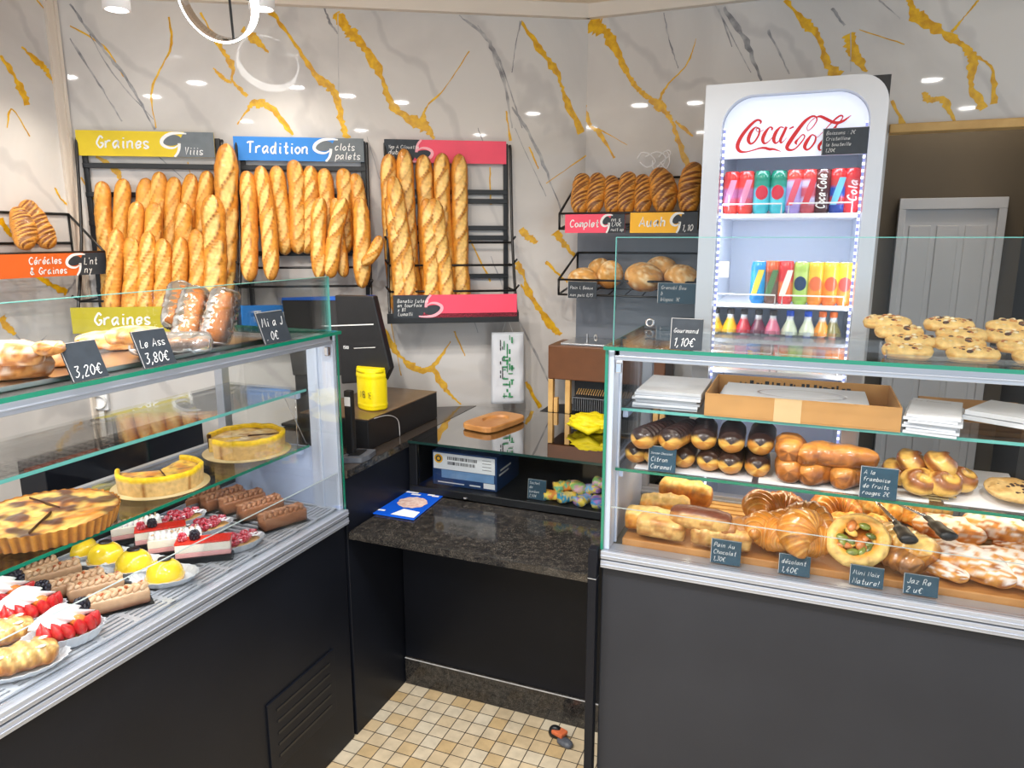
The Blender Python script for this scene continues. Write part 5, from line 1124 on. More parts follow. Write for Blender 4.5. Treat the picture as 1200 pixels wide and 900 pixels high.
# lower shelf: tarts and quiches
ZL = .9555
def wheel(key):
    r = empty('quiche'); R, H, a0, a1, rim, fill, seed = key
    b = MB(); b.lathe([(0, 0), (R*1.13, 0), (R*1.14, .0015), (0, .002)], 48); b.build('card_disc', 'gold_card', r)
    b = MB(); n = 60
    def wall(u, v):
        a = a0+(a1-a0)*u; w_ = 1+.012*sin(a*9)+.01*nz((cos(a)*3, sin(a)*3, seed), 1); hh = H*(1+.05*nz((cos(a)*4, sin(a)*4, seed+3), 1))
        k = v*6; 
        if k < 3: rr, z = R*(.97+.03*k/3), .002+hh*k/3
        elif k < 4.5: rr, z = R*(1-.11*(k-3)/1.5), hh+.003*sin(pi*(k-3)/1.5)
        else: rr, z = R*.89, hh-(hh*.2)*(k-4.5)/1.5
        c_ = lin(226, 186, 120) if k < 2.45 else lin(250, 206, 14)
        c_ = lerp(c_, lin(206, 158, 90), .4*sst(.1, .5, nz((cos(a)*7, sin(a)*7, z*60), 1))) if k < 2.45 else c_
        if k < 2.45 and min(abs(((a-a0) % .55)-.27), 1) < .012: c_ = lin(170, 116, 56)
        return (cos(a)*rr*w_, sin(a)*rr*w_, z), c_
    b.surf(wall, n, 12, wrap=False); b.build('crust_wall', 'crust', r)
    b = MB()
    def top(u, v):
        a = a0+(a1-a0)*u; rr = R*.95*v; z = H*.80+.004*nz((cos(a)*rr*40, sin(a)*rr*40, seed), 1)
        n1 = nz((cos(a)*rr*26, sin(a)*rr*26, seed+1), 1); n2 = nz((cos(a)*rr*60, sin(a)*rr*60, seed), 1)
        c_ = lerp(fill[0], fill[1], sst(-.25, .3, n1)); c_ = lerp(c_, fill[2], sst(.15, .45, n2)*.8); c_ = lerp(c_, lin(150, 84, 50), .75*sst(.82, .99, v))
        return (cos(a)*rr, sin(a)*rr, z), c_
    b.surf(top, n, 22, wrap=False); b.build('filling', 'glaze', r)
    if a1-a0 < 6.2:
        b = MB()
        for a in (a0, a1): b.add([(0, 0, .002), (cos(a)*R*.97, sin(a)*R*.97, .002), (cos(a)*R*.95, sin(a)*R*.95, H*.8), (0, 0, H*.8)], [(0, 1, 2, 3)], 0, False, [lin(240, 205, 110)]*4)
        b.build('cut_face', 'crust', r)
    b = MB()
    for a in (a0+(a1-a0)*.45,): b.obox((cos(a)*R*.5, sin(a)*R*.5, H*.82), (cos(a)*R*.46, sin(a)*R*.46, 0), (-sin(a)*.0006, cos(a)*.0006, 0), (0, 0, .003))
    b.build('cut_line', 'choc_line', r) if 'choc_line' in M else b.build('cut_line', mat('choc_line', lin(70, 40, 24), .5, var=.1), r)
    return r
F1 = (lin(240, 196, 90), lin(216, 140, 60), lin(120, 70, 66)); F2 = (lin(236, 214, 170), lin(214, 176, 120), lin(170, 120, 80))
def put(o, x, y, Z, rz=0, s=1): p = at(x, y, Z=Z); return pose(o, (p.x, p.y, Z), rz, s=s)
q2 = wheel((.105, .052, -2.45, 3.15, None, F2, 2)); q2.name = 'quiche'; tag(q2, 'deep quiche with a bright yellow rim and pale filling, a slice missing, at the right', 'quiche', 'yellow rimmed quiches'); put(q2, 290, 528, ZL, .62)
q1 = wheel((.098, .046, -1.75, 2.6, None, F1, 5)); tag(q1, 'half cut yellow rimmed quiche on a gold card disc, middle of the lower shelf', 'quiche', 'yellow rimmed quiches'); put(q1, 189, 568, ZL, -.75+.0)
fl = empty('flan_tart'); b = MB(); R, H = .140, .036
def flute(u, v):
    a = 2*pi*v; k = 1+.016*(1 if int(v*192+.5) % 4 < 2 else -1); rr = R*(.92+.08*u)*k; return (cos(a)*rr, sin(a)*rr, H*u), lerp(lin(140, 80, 24), lin(206, 138, 48), (1 if int(v*192+.5) % 4 < 2 else 0)*.65+.3*u)
b.surf(flute, 6, 192, caps=False); b.build('fluted_crust', 'crust', fl)
def ftop(u, v):
    a = 2*pi*v; rr = R*.985*u; x, y = cos(a)*rr, sin(a)*rr; n1 = nz((x*26+3, y*26, 1), 1)+.5*nz((x*60, y*60, 5), 1); n2 = nz((x*17+y*8, y*19+7, 9), 1)
    c_ = lerp(lin(246, 206, 110), lin(232, 150, 60), sst(-.2, .25, n1)); c_ = lerp(c_, lin(84, 52, 48), sst(-.08, .16, n2+.35*n1)*.92); c_ = lerp(c_, lin(110, 60, 30), .6*sst(.93, 1, u))
    return (x, y, H*.94+.006*n2*(1-u)+.003*n1), c_
b = MB(); b.surf(ftop, 44, 110, caps=False); b.build('browned_top', 'glaze', fl)
b = MB(); b.obox((.03, -.06, H*.98), (.012, -.055, 0), (.0008, .0003, 0), (0, 0, .0035)); b.obox((-.03, .05, H*.98), (.05, -.03, 0), (.0003, .0008, 0), (0, 0, .003)); b.build('cut_line', 'choc_line', fl)
tag(fl, 'large browned custard flan tart in a fluted crust at the left of the shelf', 'tart'); put(fl, 54, 618, ZL, .4)
# ------------------------------------------------------------------ breads, bags and cards on top of the left case
ZT = 1.2925
b = MB(); b.box(-1.46, -1.240, .30, 1.50, ZT, ZT+.0025); 
for xx in (-1.243, -1.46): b.box(xx, xx+.003, .30, 1.50, ZT, ZT+.011)
b.box(-1.46, -1.24, 1.497, 1.50, ZT, ZT+.011); o = b.build('steel_tray', 'steel'); tag(o, 'long shallow metal tray of breads on top of the left case', 'tray')
ZT += .003
def floury(L, W, H, seed, amt=.5, **k):
    return bun_bm(L, W, H, lambda u, z, y, n: lerp(lerp(lin(222, 156, 84), lin(176, 104, 48), sst(.1, .6, n+.3*abs(y))), lin(248, 240, 228), amt*.62*sst(-.1, .35, nz((u*7+seed, y*2.2, z*2), 1)+.35*z)), seed, .14, 34, 24, **k)
random.seed(12)
for i, (x, y, L, W, H, rz, dz, ry, amt, lb) in enumerate([(18,444,.13,.075,.05,1.0,0,0,.9,'floury loaf at the photo edge on the left case top'),(55,430,.16,.07,.045,.9,.0,.05,.35,'golden flat loaf beside the first price card'),(78,420,.17,.06,.028,-.45,.040,-.16,.55,'flat crusty slab lying across the golden loaf'),(14,428,.12,.07,.045,.4,.03,0,.8,'floury loaf lying behind at the photo edge'),
  (140,410,.16,.07,.045,.8,.0,0,.45,'crusty rolled loaf between the first two price cards'),(160,404,.12,.07,.04,.5,.03,0,.4,'rolled loaf lying on its neighbour behind the second card'),(122,405,.12,.06,.035,1.1,.0,0,.5,'small crusty loaf behind between the price cards')]):
    o = floury(L, W, H, 60+i, amt).build('crusty_loaf', 'flour'); tag(o, lb, 'bread', 'crusty loaves on the left case'); p = at(x, y, Z=ZT+dz); pose(o, (min(p.x, -1.285), p.y, ZT+dz), rz, 0, ry)
def bagged(L, W, H, seed, film):
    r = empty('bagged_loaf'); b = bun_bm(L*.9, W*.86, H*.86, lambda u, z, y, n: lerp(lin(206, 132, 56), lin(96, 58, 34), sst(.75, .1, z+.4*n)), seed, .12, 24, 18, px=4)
    b.v = [(x, y, z+.003) for x, y, z in b.v]; b.build('loaf', 'crust', r)
    b = MB()
    def f(u, v):
        x = 2*u-1; a = 2*pi*v; pr = max(.05, (1-abs(x)**5)**(1/5.)); k = 1+.10*nz((x*6+seed, cos(a)*5, sin(a)*5), 1)+.07*nz((x*15, cos(a)*11, sin(a)*11+seed), 1)
        return (x*L/2*(1+.03*nz((a, x, seed), 1)), sin(a)*W/2*pr*k, max(0, H/2+cos(a)*H/2*pr*k)), (1, 1, 1)
    b.surf(f, 44, 36); b.build('film_bag', film, r); return r
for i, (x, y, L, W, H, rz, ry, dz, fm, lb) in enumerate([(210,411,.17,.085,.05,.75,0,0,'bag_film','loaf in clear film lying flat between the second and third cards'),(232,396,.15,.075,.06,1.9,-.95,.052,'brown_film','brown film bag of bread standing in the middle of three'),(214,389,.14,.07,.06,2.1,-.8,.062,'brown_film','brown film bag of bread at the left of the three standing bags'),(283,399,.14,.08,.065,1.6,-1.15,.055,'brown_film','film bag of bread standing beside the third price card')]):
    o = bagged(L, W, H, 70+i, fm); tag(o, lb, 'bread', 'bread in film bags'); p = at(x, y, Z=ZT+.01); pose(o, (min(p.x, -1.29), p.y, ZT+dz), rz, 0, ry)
XB = LCX+.006
for (bl, br, tl, ln, lb) in [((86,446),(128,440),(74,402),['','3,20€'],'slate price card with a pale smear, leftmost on the left case top'),((169,428),(207,422),(157,388),['Le Ass','3,80€'],'slate price card in the middle on the left case top'),((311,402),(342,397),(299,367),['Mi a J','.60€'],'slate price card at the right on the left case top')]:
    p, q, t = at(*bl, X=XB), at(*br, X=XB), at(*tl, X=XB-.014); p.z = q.z = 1.2935; u = V3((0, 1, 0)); v = (t-p); 
    sl_ = V3((-.25, -.12, 1)).normalized(); nn = u.cross(sl_)
    slate(p, u, sl_, nn if nn.x > 0 else -nn, q.y-p.y, min(.085, v.length), ln, lb)
# ------------------------------------------------------------------ right case: deck
ZR = .790; RX, RY = -.44, 1.70
wt = empty('wooden_tray', (RX, RY, .7525)); tag(wt, 'pale slatted wooden tray on the deck under the pastries of the right case', 'tray')
b = MB(); b.box(.04, 1.11, .052, .40, .0, .0285); b.build('board', 'wood', wt, bevel=.003)
for k in range(6):
    b = MB(); y = .215+.032*k; b.box(.05, 1.10, y, y+.022, .0287, .0375); b.build('slat', 'wood_pale', wt, bevel=.002)
ZR = .7905
def col_roll(c0, c1, c2=None):
    def f(u, z, y, n):
        c = lerp(c0, c1, sst(-.3, .4, n+.3*(-z))); return lerp(c, c2, sst(.35, .8, z+.5*n)) if c2 else c
    return f
PALE1, PALE2, BRN = lin(226, 178, 104), lin(178, 118, 56), lin(146, 88, 44)
def item(mb, name, mt, label, cat, group, x, y, dz=0, rz=0, rx=0, ry=0, Z=ZR, s=1):
    o = mb.build(name, mt); tag(o, label, cat, group); p = at(x, y, Z=Z+dz); ys = [q[1] for q in mb.v]; xs = [q[0] for q in mb.v]; hw = abs(cos(rz))*(max(ys)-min(ys))/2+abs(sin(rz))*(max(xs)-min(xs))/2; s *= 1.2; p.y = max(p.y+.012, RY+.036+hw*s*.92); pose(o, (p.x, p.y, Z+dz), rz, rx, ry, s); return o
g = 'filled bread rolls in the right case'
lyr = lambda k: (lambda u, a: .05*sin(u*k)+.02*sin(u*k*2.3))
for i, (x, y, L, W, H, rz, dz, cf, rdg, lb) in enumerate([(765,648,.105,.060,.050,-.05,0,col_roll(PALE1, PALE2),None,'pale roll at the left front corner of the right case deck'),(838,662,.125,.060,.048,.0,0,col_roll(PALE1, PALE2),lyr(30),'pale lumpy roll behind the first front card of the right case'),
  (815,634,.130,.058,.046,-.1,.036,lambda u, z, y, n: lerp(lerp(PALE1, PALE2, sst(-.2, .4, n)), lin(110, 60, 44), sst(.35, .75, z)),None,'pale roll with a chocolate brown top lying on other rolls'),(760,622,.11,.06,.05,.1,0,col_roll(C_GOLD, C_DEEP, C_PALE),None,'golden roll second row at the left of the right case'),
  (778,606,.115,.06,.05,.15,.01,col_roll(C_GOLD, C_DEEP, C_PALE),lyr(24),'golden flaky roll third row at the left of the right case'),(802,590,.125,.06,.055,-.25,.02,col_roll(C_GOLD, C_DEEP, C_PALE),lyr(20),'golden flaky roll at the back left, leaning on the slats'),(862,640,.09,.06,.05,.4,.012,col_roll(PALE2, BRN),lyr(26),'small brown roll end beside the croissants')]):
    item(bun_bm(L, W, H, cf, 80+i, .12, 36, 24, px=4, ridge=rdg), 'bread_roll', 'crust', lb, 'roll', g, x, y, dz, rz)
def croissant(key):
    L, R, bend, seed, dk = key; b = MB(); sd = seed*3.3
    def fn(u, v):
        s = 2*u-1; ph = s*bend; a = 2*pi*v; rad = L/(2*bend)
        sg = abs(s)*4.6; f = sg-floor(sg); rr = R*(max(.0, 1-abs(s)**1.7)**.75*.92+.08)*(1+.16*(1-f)*(.3+.7*sst(0, 1, 1-abs(s)))-.05)*(1+.06*nz((s*3, a, sd), 1))
        cx, cy = rad*sin(ph), rad*(cos(ph)-1); nx, ny = sin(ph), cos(ph)
        st = .5+.5*sin(f*2*pi*2.5+a*1.2+sd)
        c = lerp(lerp(C_GOLD, C_DEEP, .35+.5*st), C_DARK, dk*sst(.3, .05, f)+.35*dk); c = lerp(c, C_PALE, .55*sst(.55, .95, f)*(1-.7*dk))
        return (cx+nx*cos(a)*rr, cy+ny*cos(a)*rr, R*.86+sin(a)*rr*(1 if sin(a) > 0 else .86)), c
    b.surf(fn, 64, 24); return b
CR = Pool(lambda k: croissant(k).build('croissant', 'glaze'))
g = 'croissants in the right case'; K1, K2, K3 = (.125, .036, 1.25, 1, .0), (.12, .034, 1.0, 2, .35), (.13, .038, 1.35, 3, .15)
for x, y, dz, rz, rx, ry, k, lb in [(926,650,.040,1.2,.55,-.5,K3,'big croissant standing in front of the croissant heap'),(900,674,0,-.35,0,0,K1,'pale croissant low in front behind the second front card'),(950,676,0,.4,0,0,K1,'pale croissant in front right of the second front card'),(886,636,.012,.9,.3,.2,K2,'dark baked croissant left of the big front one'),
   (880,610,.03,1.2,.5,.2,K1,'round golden croissant at the left of the heap'),(914,612,.025,.2,.2,0,K1,'golden croissant behind the big one'),(950,622,.045,-.4,.5,.1,K2,'dark croissant at the upper right of the heap'),(972,612,.01,.5,.2,0,K3,'golden croissant at the right back of the heap'),(915,640,0,.6,0,0,K3,'croissant buried in the middle of the heap')]:
    o = CR.get(k, lb, 'croissant', g); p = at(x, y, Z=ZR+dz); pose(o, (p.x, max(p.y+.014, RY+.092), ZR+dz+.004), rz, rx, ry, 1.18)
# stuffed savoury bread, flaky slices, turnovers
sb = empty('stuffed_bread'); b = MB()
def ring(u, v):
    a = 2*pi*u; t = 2*pi*v; r = .0155*(1+.16*nz((cos(a)*2, sin(a)*2, 3), 1)+.06*sin(a*9)); R_ = .046*(1+.05*sin(2*a))
    c = lerp(lerp(C_GOLD, C_PALE, sst(-.3, .6, cos(t))), C_DARK, .5*sst(.1, .6, nz((a*3, t*2, 1), 1))); return ((R_+r*cos(t))*cos(a), (R_+r*cos(t))*sin(a)*.95, .018+r*sin(t)), c
b.surf(ring, 48, 16, caps=False); 
n0 = len(b.v); b.f += [tuple((47-i)*16+ (i*0) for i in range(0))] if False else []
b.build('bread_ring', 'crust', sb)
b = MB(); random.seed(6)
for k in range(26):
    a, r_ = random.uniform(0, 6.28), .036*sqrt(random.random()); b.ico((r_*cos(a)*1.05, r_*sin(a)*1.05, .022+random.uniform(0, .012)), random.uniform(.006, .012), sc=(1.3, .8, .5), rot=Matrix.Rotation(random.uniform(0, 3), 3, 'Z'), col=random.choice([lin(120, 130, 50), lin(90, 100, 40), lin(226, 150, 60), lin(200, 120, 60), lin(240, 190, 90), lin(60, 44, 40)]), n=8, m=5)
b.build('vegetable_filling', 'glaze', sb)
b = MB(); b.lathe([(0, .002), (.046, .002), (.050, .010), (0, .011)], 28, cols=[C_DEEP]*4); b.build('bread_base', 'crust', sb)
tag(sb, 'round stuffed bread with green vegetable filling facing the glass', 'bread'); p = at(1004, 668, Z=ZR+.01); pose(sb, (p.x, max(p.y+.03, RY+.098), ZR+.048), 0, .85, 0, 1.14)
g = 'savoury flaky pastries in the right case'
flk = lambda s: (lambda u, a: .06*sin(u*34+s)+.03*nz((u*20, a, s), 1))
fc = lambda u, z, y, n: lerp(lerp(C_GOLD, C_PALE, sst(-.2, .5, n+.3*sin(u*40+y*4))), C_DARK, .6*sst(.25, .55, nz((u*8, y*3, z), 1)))
for i, (x, y, L, W, H, rz, dz, lb) in enumerate([(1012,646,.13,.075,.04,-.3,.0,'flaky striped pastry behind the stuffed bread'),(1006,626,.12,.07,.04,.2,.014,'flaky striped pastry in the second row behind the stuffed bread'),(978,606,.075,.045,.04,-.3,.02,'small golden roll at the back right of the croissants'),(1030,606,.10,.06,.04,-.5,.012,'dark topped flaky slice under the tong handles'),(1056,612,.10,.05,.035,-.7,.0,'seeded slice below the tongs'),(1085,606,.11,.06,.035,.3,.0,'golden flat slice at the back below the long shelf edge')]):
    item(bun_bm(L, W, H, fc, 100+i, .18, 44, 24, px=3.2, ridge=flk(i)), 'flaky_pastry', 'crust', lb, 'pastry', g, x, y, dz, rz)
for i, (x, y, L, W, H, rz, rx, dz, cf, lb) in enumerate([(1060,690,.115,.075,.045,-.75,.35,.012,col_roll(lin(190, 128, 66), lin(130, 80, 42)),'brown puff turnover behind the rightmost front card'),(1062,650,.12,.07,.045,-.85,.2,.03,col_roll(C_GOLD, C_DEEP, C_PALE),'golden puff turnover behind the brown one'),(1030,640,.09,.05,.04,.3,0,.02,col_roll(C_GOLD, C_DEEP),'golden puff piece beside the stuffed bread')]):
    item(bun_bm(L, W, H, cf, 110+i, .12, 30, 22, px=5, ridge=lyr(40)), 'puff_turnover', 'glaze', lb, 'pastry', 'puff turnovers', x, y, dz, rz, rx)
def flourd(L, W, H, s): return bun_bm(L, W, H, lambda u, z, y, n: lerp(lerp(lin(216, 150, 74), lin(156, 90, 46), sst(.0, .5, nz((u*6+s, y*2, z*2), 1))), lin(246, 240, 234), .85*sst(-.05, .28, nz((u*9+s, y*3.2, z*3), 1)+.42*z-.12)), s, .16, 40, 28, px=2.2, ridge=lambda u, a: .04*sin(u*22+s))
for i, (x, y, L, W, H, rz, rx, dz, lb) in enumerate([(1152,702,.155,.075,.050,-.55,.1,.0,'big sugar dusted pastry in front beside the rightmost card'),(1130,668,.145,.07,.045,-.45,.1,.016,'sugar dusted pastry lying behind the big front one'),(1186,672,.13,.065,.04,-.35,0,.02,'sugar dusted pastry with dark spots near the right photo edge'),(1200,702,.12,.07,.05,-.5,0,0,'glossy golden pastry at the right photo edge in front'),(1168,632,.13,.075,.05,-.4,.1,.024,'sugar dusted pastry at the back right'),(1112,632,.14,.075,.045,-.2,.1,.01,'floury pastry lying under the black tong tip'),(1200,650,.12,.06,.04,.3,0,.0,'golden pastry at the right photo edge behind'),(1100,676,.11,.04,.03,-.6,0,.0,'plain thin pastry beside the brown turnover')]):
    item(flourd(L, W, H, 120+i), 'sugared_pastry', 'flour', lb, 'pastry', 'sugar dusted pastries', x, y, dz, rz, rx)
# tongs
tg = empty('serving_tongs', (0, 0, 0)); ZG = .872
a1, a2, b1, b2, t1, t2 = (at(*p, Z=z) for p, z in (((1018, 578), .925), ((1050, 612), .900), ((1034, 582), .925), ((1086, 606), .902), ((1066, 634), .892), ((1114, 630), .896)))
tg.location = a1
def loc_(p): return V3(p) - a1
for nm, s, e_, t_ in (('arm', a1, a2, t1), ('arm', b1, b2, t2)):
    b = MB(); b.tube([loc_(s), loc_(e_)], .0052, 8, flat=.6); b.build(nm, 'chrome', tg)
    d = (t_-e_); b = MB(); pts = [e_-d*.15, e_, e_+d*.35, e_+d*.75, t_]; b.tube([loc_(p) for p in crom([tuple(q) for q in pts], 4)], [.006]*4+[.009]*4+[.017]*4+[.020]*4+[.012], 12, flat=.55); b.build('tip', 'black_plastic', tg)
b = MB(); b.tube([loc_(a1), loc_(a1)*.5+loc_(b1)*.5+V3((0, .012, .004)), loc_(b1)], .005, 8); b.build('hinge', 'chrome', tg)
tag(tg, 'steel serving tongs with black scalloped tips lying over the savoury pastries', 'tongs')
# front price cards
for bl, br, tl, ln, lb in [((832,660),(867,667),(833,630),['Pain Au','Chocolat','1,30€'],'slate card at the left front of the right case deck'),((911,678),(948,683),(912,647),['désolant','1,40€'],'slate card in front of the croissants'),((994,691),(1034,696),(996,660),['Mini Noix','Nature!'],'slate card in front of the stuffed bread'),((1057,700),(1098,706),(1058,670),['Jaz Re','2 u€'],'slate card in front of the brown puff turnover')]:
    Yc = RY+.018; p, q, t = at(*bl, Y=Yc), at(*br, Y=Yc), at(*tl, Y=Yc+.008); p.z = q.z = .7685; slate(p, (1, 0, 0), (0, .14, 1), (0, -1, .14), q.x-p.x, t.z-p.z, ln, lb, 'chalk_teal')
# ------------------------------------------------------------------ lower shelf of the right case
ZS = .9725
b = MB(); b.box(-.375, -.09, 1.755, 2.07, ZS, ZS+.003); o = b.build('paper_sheet', 'paper'); tag(o, 'white paper sheet under the chocolate eclairs', 'paper')
def ecl(key):
    b = MB(); sd = key
    def fn(u, v):
        a = 2*pi*v; e = min(u, 1-u)*.135/.025; pr = sqrt(max(0, 1-(1-min(1, e))**2))*.95+.05; z, y = cos(a), sin(a); r = .0245*pr*(1+.05*nz((u*5+sd, y*2, z*2), 1))
        m = sst(-.05, .25, z-.50*(1-sst(.0, .16, u))-.02+.22*nz((u*6, y*3, sd), 1)); r *= 1+.05*m*sin(u*62)
        c = lerp(lerp(lin(230, 186, 92), lin(196, 128, 52), sst(-.4, .5, nz((u*6, y*2, z*2+sd), 1)-.6*z)), lin(46, 28, 24), m); return (y*r, u*.135, .022+z*r*.9), c
    b.surf(fn, 60, 26); return b.build('chocolate_eclair', 'choc_e')
vcol_mat('choc_e', rough=.3, coat=.45, var=.12, scale=60, bump=.1)
EC = Pool(ecl)
for i, (x, y) in enumerate([(741,546),(764,549),(799,552),(827,556),(853,560),(887,563)]):
    p = at(x, y, Z=ZS+.003); o = EC.get(i % 3, f'chocolate eclair, {ORD[i]} from left in the bottom layer', 'eclair', 'chocolate eclairs'); pose(o, (p.x, p.y+.004, ZS+.003), .08*(i % 3-1), s=1.24)
for i, (x, y, rz) in enumerate([(745,534,-.35),(779,536,-.25),(823,536,.1),(855,540,.05),(889,542,.0)]):
    p = at(x, y, Z=ZS+.046); o = EC.get((i+1) % 3, f'chocolate eclair, {ORD[i]} from left in the top layer', 'eclair', 'chocolate eclairs'); pose(o, (p.x, p.y+.004, ZS+.056), rz, s=1.3)
p = at(767, 554, Y=RY+.038); slate(at(759, 551, Y=RY+.040), (1, 0, .0), (0, .1, 1), (0, -1, .1), .068, .064, ['Suisse Chocolat', 'Citron', 'Caramel'], 'teal slate card in front of the chocolate eclairs', 'chalk_teal')
b = MB(); b.prism([(0, 0), (.36, 0), (.36, .26), (0, .26)], (-.075, 1.757, ZS), (1, 0, 0), (0, 1, 0), (0, 0, .006)); o = b.build('paper_tray', 'plastic_white', bevel=.002); tag(o, 'white paper tray under the brown brioche rolls and swirl pastries', 'tray')
ZS2 = ZS+.0065
brio = col_roll(lin(186, 112, 46), lin(126, 70, 30), lin(214, 144, 66))
for i, (x, y, L, W, H, rz, dz, lb) in enumerate([(925,566,.105,.062,.056,1.5,0,'brown brioche roll at the left front of its tray'),(962,571,.12,.06,.052,.9,0,'brown brioche roll second in the front row'),(995,571,.10,.055,.050,1.0,0,'brown brioche roll third in the front row'),(925,541,.10,.06,.05,1.5,.050,'brown brioche roll lying on top at the left'),(957,543,.10,.055,.045,.8,.048,'brown brioche roll lying on top in the middle'),(985,548,.14,.055,.045,.1,.048,'long brown brioche roll lying on top at the right')]):
    p = at(x, y, Z=ZS2+dz); o = bun_bm(L, W, H, brio, 130+i, .1, 30, 22, ridge=lyr(14)).build('brioche_roll', 'glaze'); tag(o, lb, 'roll', 'brown brioche rolls'); pose(o, (p.x, max(p.y, 1.745+max(abs(cos(rz))*W, abs(sin(rz))*L)/2+.01), ZS2+dz), rz, s=1.16)
slate(at(1006, 582, Y=RY+.040), (1, 0, 0), (0, .1, 1), (0, -1, .1), .076, .072, ['A la', 'framboise', 'de fruits', 'rouges 2€'], 'teal slate card between the brioche rolls and the swirl pastries', 'chalk_teal')
def swirl(key):
    b = MB(); sd = key
    def fn(u, v):
        a = 2*pi*v; th = pi*u; R_ = .034; n_ = nz((cos(a)*2+sd, sin(a)*2, u*3), 1); sp = sin(a+u*13); k = 1+.05*n_
        return (sin(th)*cos(a)*R_*k, sin(th)*sin(a)*R_*k*.92, .022-cos(th)*.022*(1+.24*sp*sst(.4, .6, u))), lerp(lerp(lin(230, 182, 92), lin(150, 88, 40), sst(-.3, .7, sp)), lin(120, 70, 36), .5*sst(.2, .5, n_))
    b.surf(fn, 26, 32, caps=False); return b.build('swirl_pastry', 'glaze')
SW = Pool(swirl)
for i, (x, y, dz, rx, lb) in enumerate([(1075,579,0,1.0,'swirl pastry facing the glass at the front of the group'),(1100,583,0,.9,'swirl pastry second from the front of the group'),(1117,577,0,.8,'swirl pastry at the right of the group'),(1042,566,.0,1.2,'striped roll pastry at the left, leaning against the slate'),(1058,556,.030,1.1,'striped roll pastry lying on top at the left'),(1092,560,.036,.9,'swirl pastry lying on top of the group')]):
    p = at(x, y, Z=ZS2+dz); o = SW.get(i % 2, lb, 'pastry', 'swirl pastries on the shelf'); pose(o, (p.x, max(p.y, 1.795), ZS2+dz+.014), .3*i, rx*.6, 0, 1.15)
b = MB(); b.prism([(0, 0), (.16, 0), (.16, .20), (.0, .20)], (.315, 1.765, ZS), (1, 0, 0), (0, 1, .12), (0, 0, .004)); o = b.build('paper_plate', 'white', bevel=.0015); tag(o, 'white card tray under the chocolate chip cookie', 'tray')
b = MB(); random.seed(9)
for k in range(3): b.prism([(0, 0), (.055, 0), (.07, .20), (.02, .20)], (.255+.014*k, 1.77, ZS+.002+.006*k), (1, 0, 0), (0, 1, .15), (0, 0, .002))
o = b.build('paper_bags', 'gold_card'); tag(o, 'few folded cream paper bags between the swirl pastries and the cookie', 'paper bags')
ck = empty('cookie'); b = bun_bm(.115, .115, .026, lambda u, z, y, n: lerp(lin(222, 186, 124), lin(196, 152, 88), sst(-.2, .4, n)), 140, .12, 26, 26, px=2); b.build('biscuit', 'crust', ck)
b = MB()
for k in range(22): a, r_ = random.uniform(0, 6.28), .052*sqrt(random.random()); b.ico((r_*cos(a), r_*sin(a), .026-.012*(r_/.055)**2), random.uniform(.003, .006), col=lin(64, 40, 30), n=7, m=5, sc=(1, 1, .6))
b.build('chocolate_chips', 'choc', ck); tag(ck, 'large pale chocolate chip cookie on a white card tray at the right edge', 'cookie'); p = at(1190, 585, Z=ZS+.02); pose(ck, (p.x, p.y+.02, ZS+.022), .2, .12)
# ------------------------------------------------------------------ middle shelf: papers and carton
ZM = 1.1225
def sheets(name, cx, cy, W, D, n, t, seed, label, rz=0, drape=0, mt='paper'):
    random.seed(seed); r = empty(name, (cx, cy, ZM), rz); tag(r, label, 'paper', None)
    for k in range(n):
        b = MB(); dx, dy, w_ = random.uniform(-.007, .007), random.uniform(-.008, .008), W*random.uniform(.97, 1)
        def f(u, v):
            x = (u-.5)*w_+dx; y = (v-.5)*D+dy; z = t*k + .001*nz((x*14, y*14, k*3), 1) + (drape*(sst(.25, 0, v)) if drape else 0)
            z -= .0*(1-u); return (x, y, z+.001), (1, 1, 1)
        o_ = len(b.v); b.surf(f, 10, 10, wrap=False)
        nn = len(b.v); b.add([(x, y, z+t*.86) for x, y, z in b.v[:nn]], [tuple(reversed(q)) for q in b.f], 0, True)
        ed = [i*11 for i in range(11)]; e2 = [i*11+10 for i in range(11)]; e3 = list(range(11)); e4 = list(range(110, 121))
        for e in (ed, e2, e3, e4): b.add([b.v[i] for i in e]+[b.v[nn+i] for i in e], [(i, i+1, 11+i+1, 11+i) for i in range(10)])
        b.build('sheet', mt, r)
    return r
p1, p2 = at(737, 492, Z=ZM), at(828, 497, Z=ZM)
o = sheets('paper_stack', -.308, 1.90, .165, .22, 7, .007, 1, 'stack of folded white papers at the left end of the middle shelf')
bx = empty('cardboard_box', (-.212, 1.775, ZM)); tag(bx, 'shallow open cardboard box of white papers on the middle shelf', 'box'); BW, BD, BH = .428, .27, .056
b = MB(); b.box(0, BW, 0, BD, 0, .003); b.build('bottom', 'cardboard', bx)
for x0, x1, y0, y1 in ((0, BW, 0, .004), (0, BW, BD-.004, BD), (0, .004, .004, BD-.004), (BW-.004, BW, .004, BD-.004)):
    b = MB(); b.box(x0, x1, y0, y1, 0.003, BH); b.build('side', 'cardboard', bx, bevel=.001)
b = MB(); b.box(.16, .22, -.0008, 0, .0, BH); b.build('tape', mat('tape', lin(206, 176, 130), .3, var=.05), bx)
b = MB(); random.seed(4); x = .06
while x < .33: 
    h_ = random.uniform(.004, .012); b.box(x, x+random.uniform(.003, .012), BD-.0048, BD-.004, BH-.022, BH-.022+h_); x += random.uniform(.008, .02)
b.build('printed_marks', 'ink_black', bx)
o = sheets('paper_stack', -.015, 1.905, .34, .225, 3, .010, 2, 'white printed papers lying in the open cardboard box'); o.location.z = ZM+.0035+.008
b = MB(); b.lathe([(.055, 0), (.058, 0)], 32, sx=1.8, sy=.9); pr_ = b.build('printed_ring', 'fine_grey_vein', o); pr_.location = (.02, 0, .032)
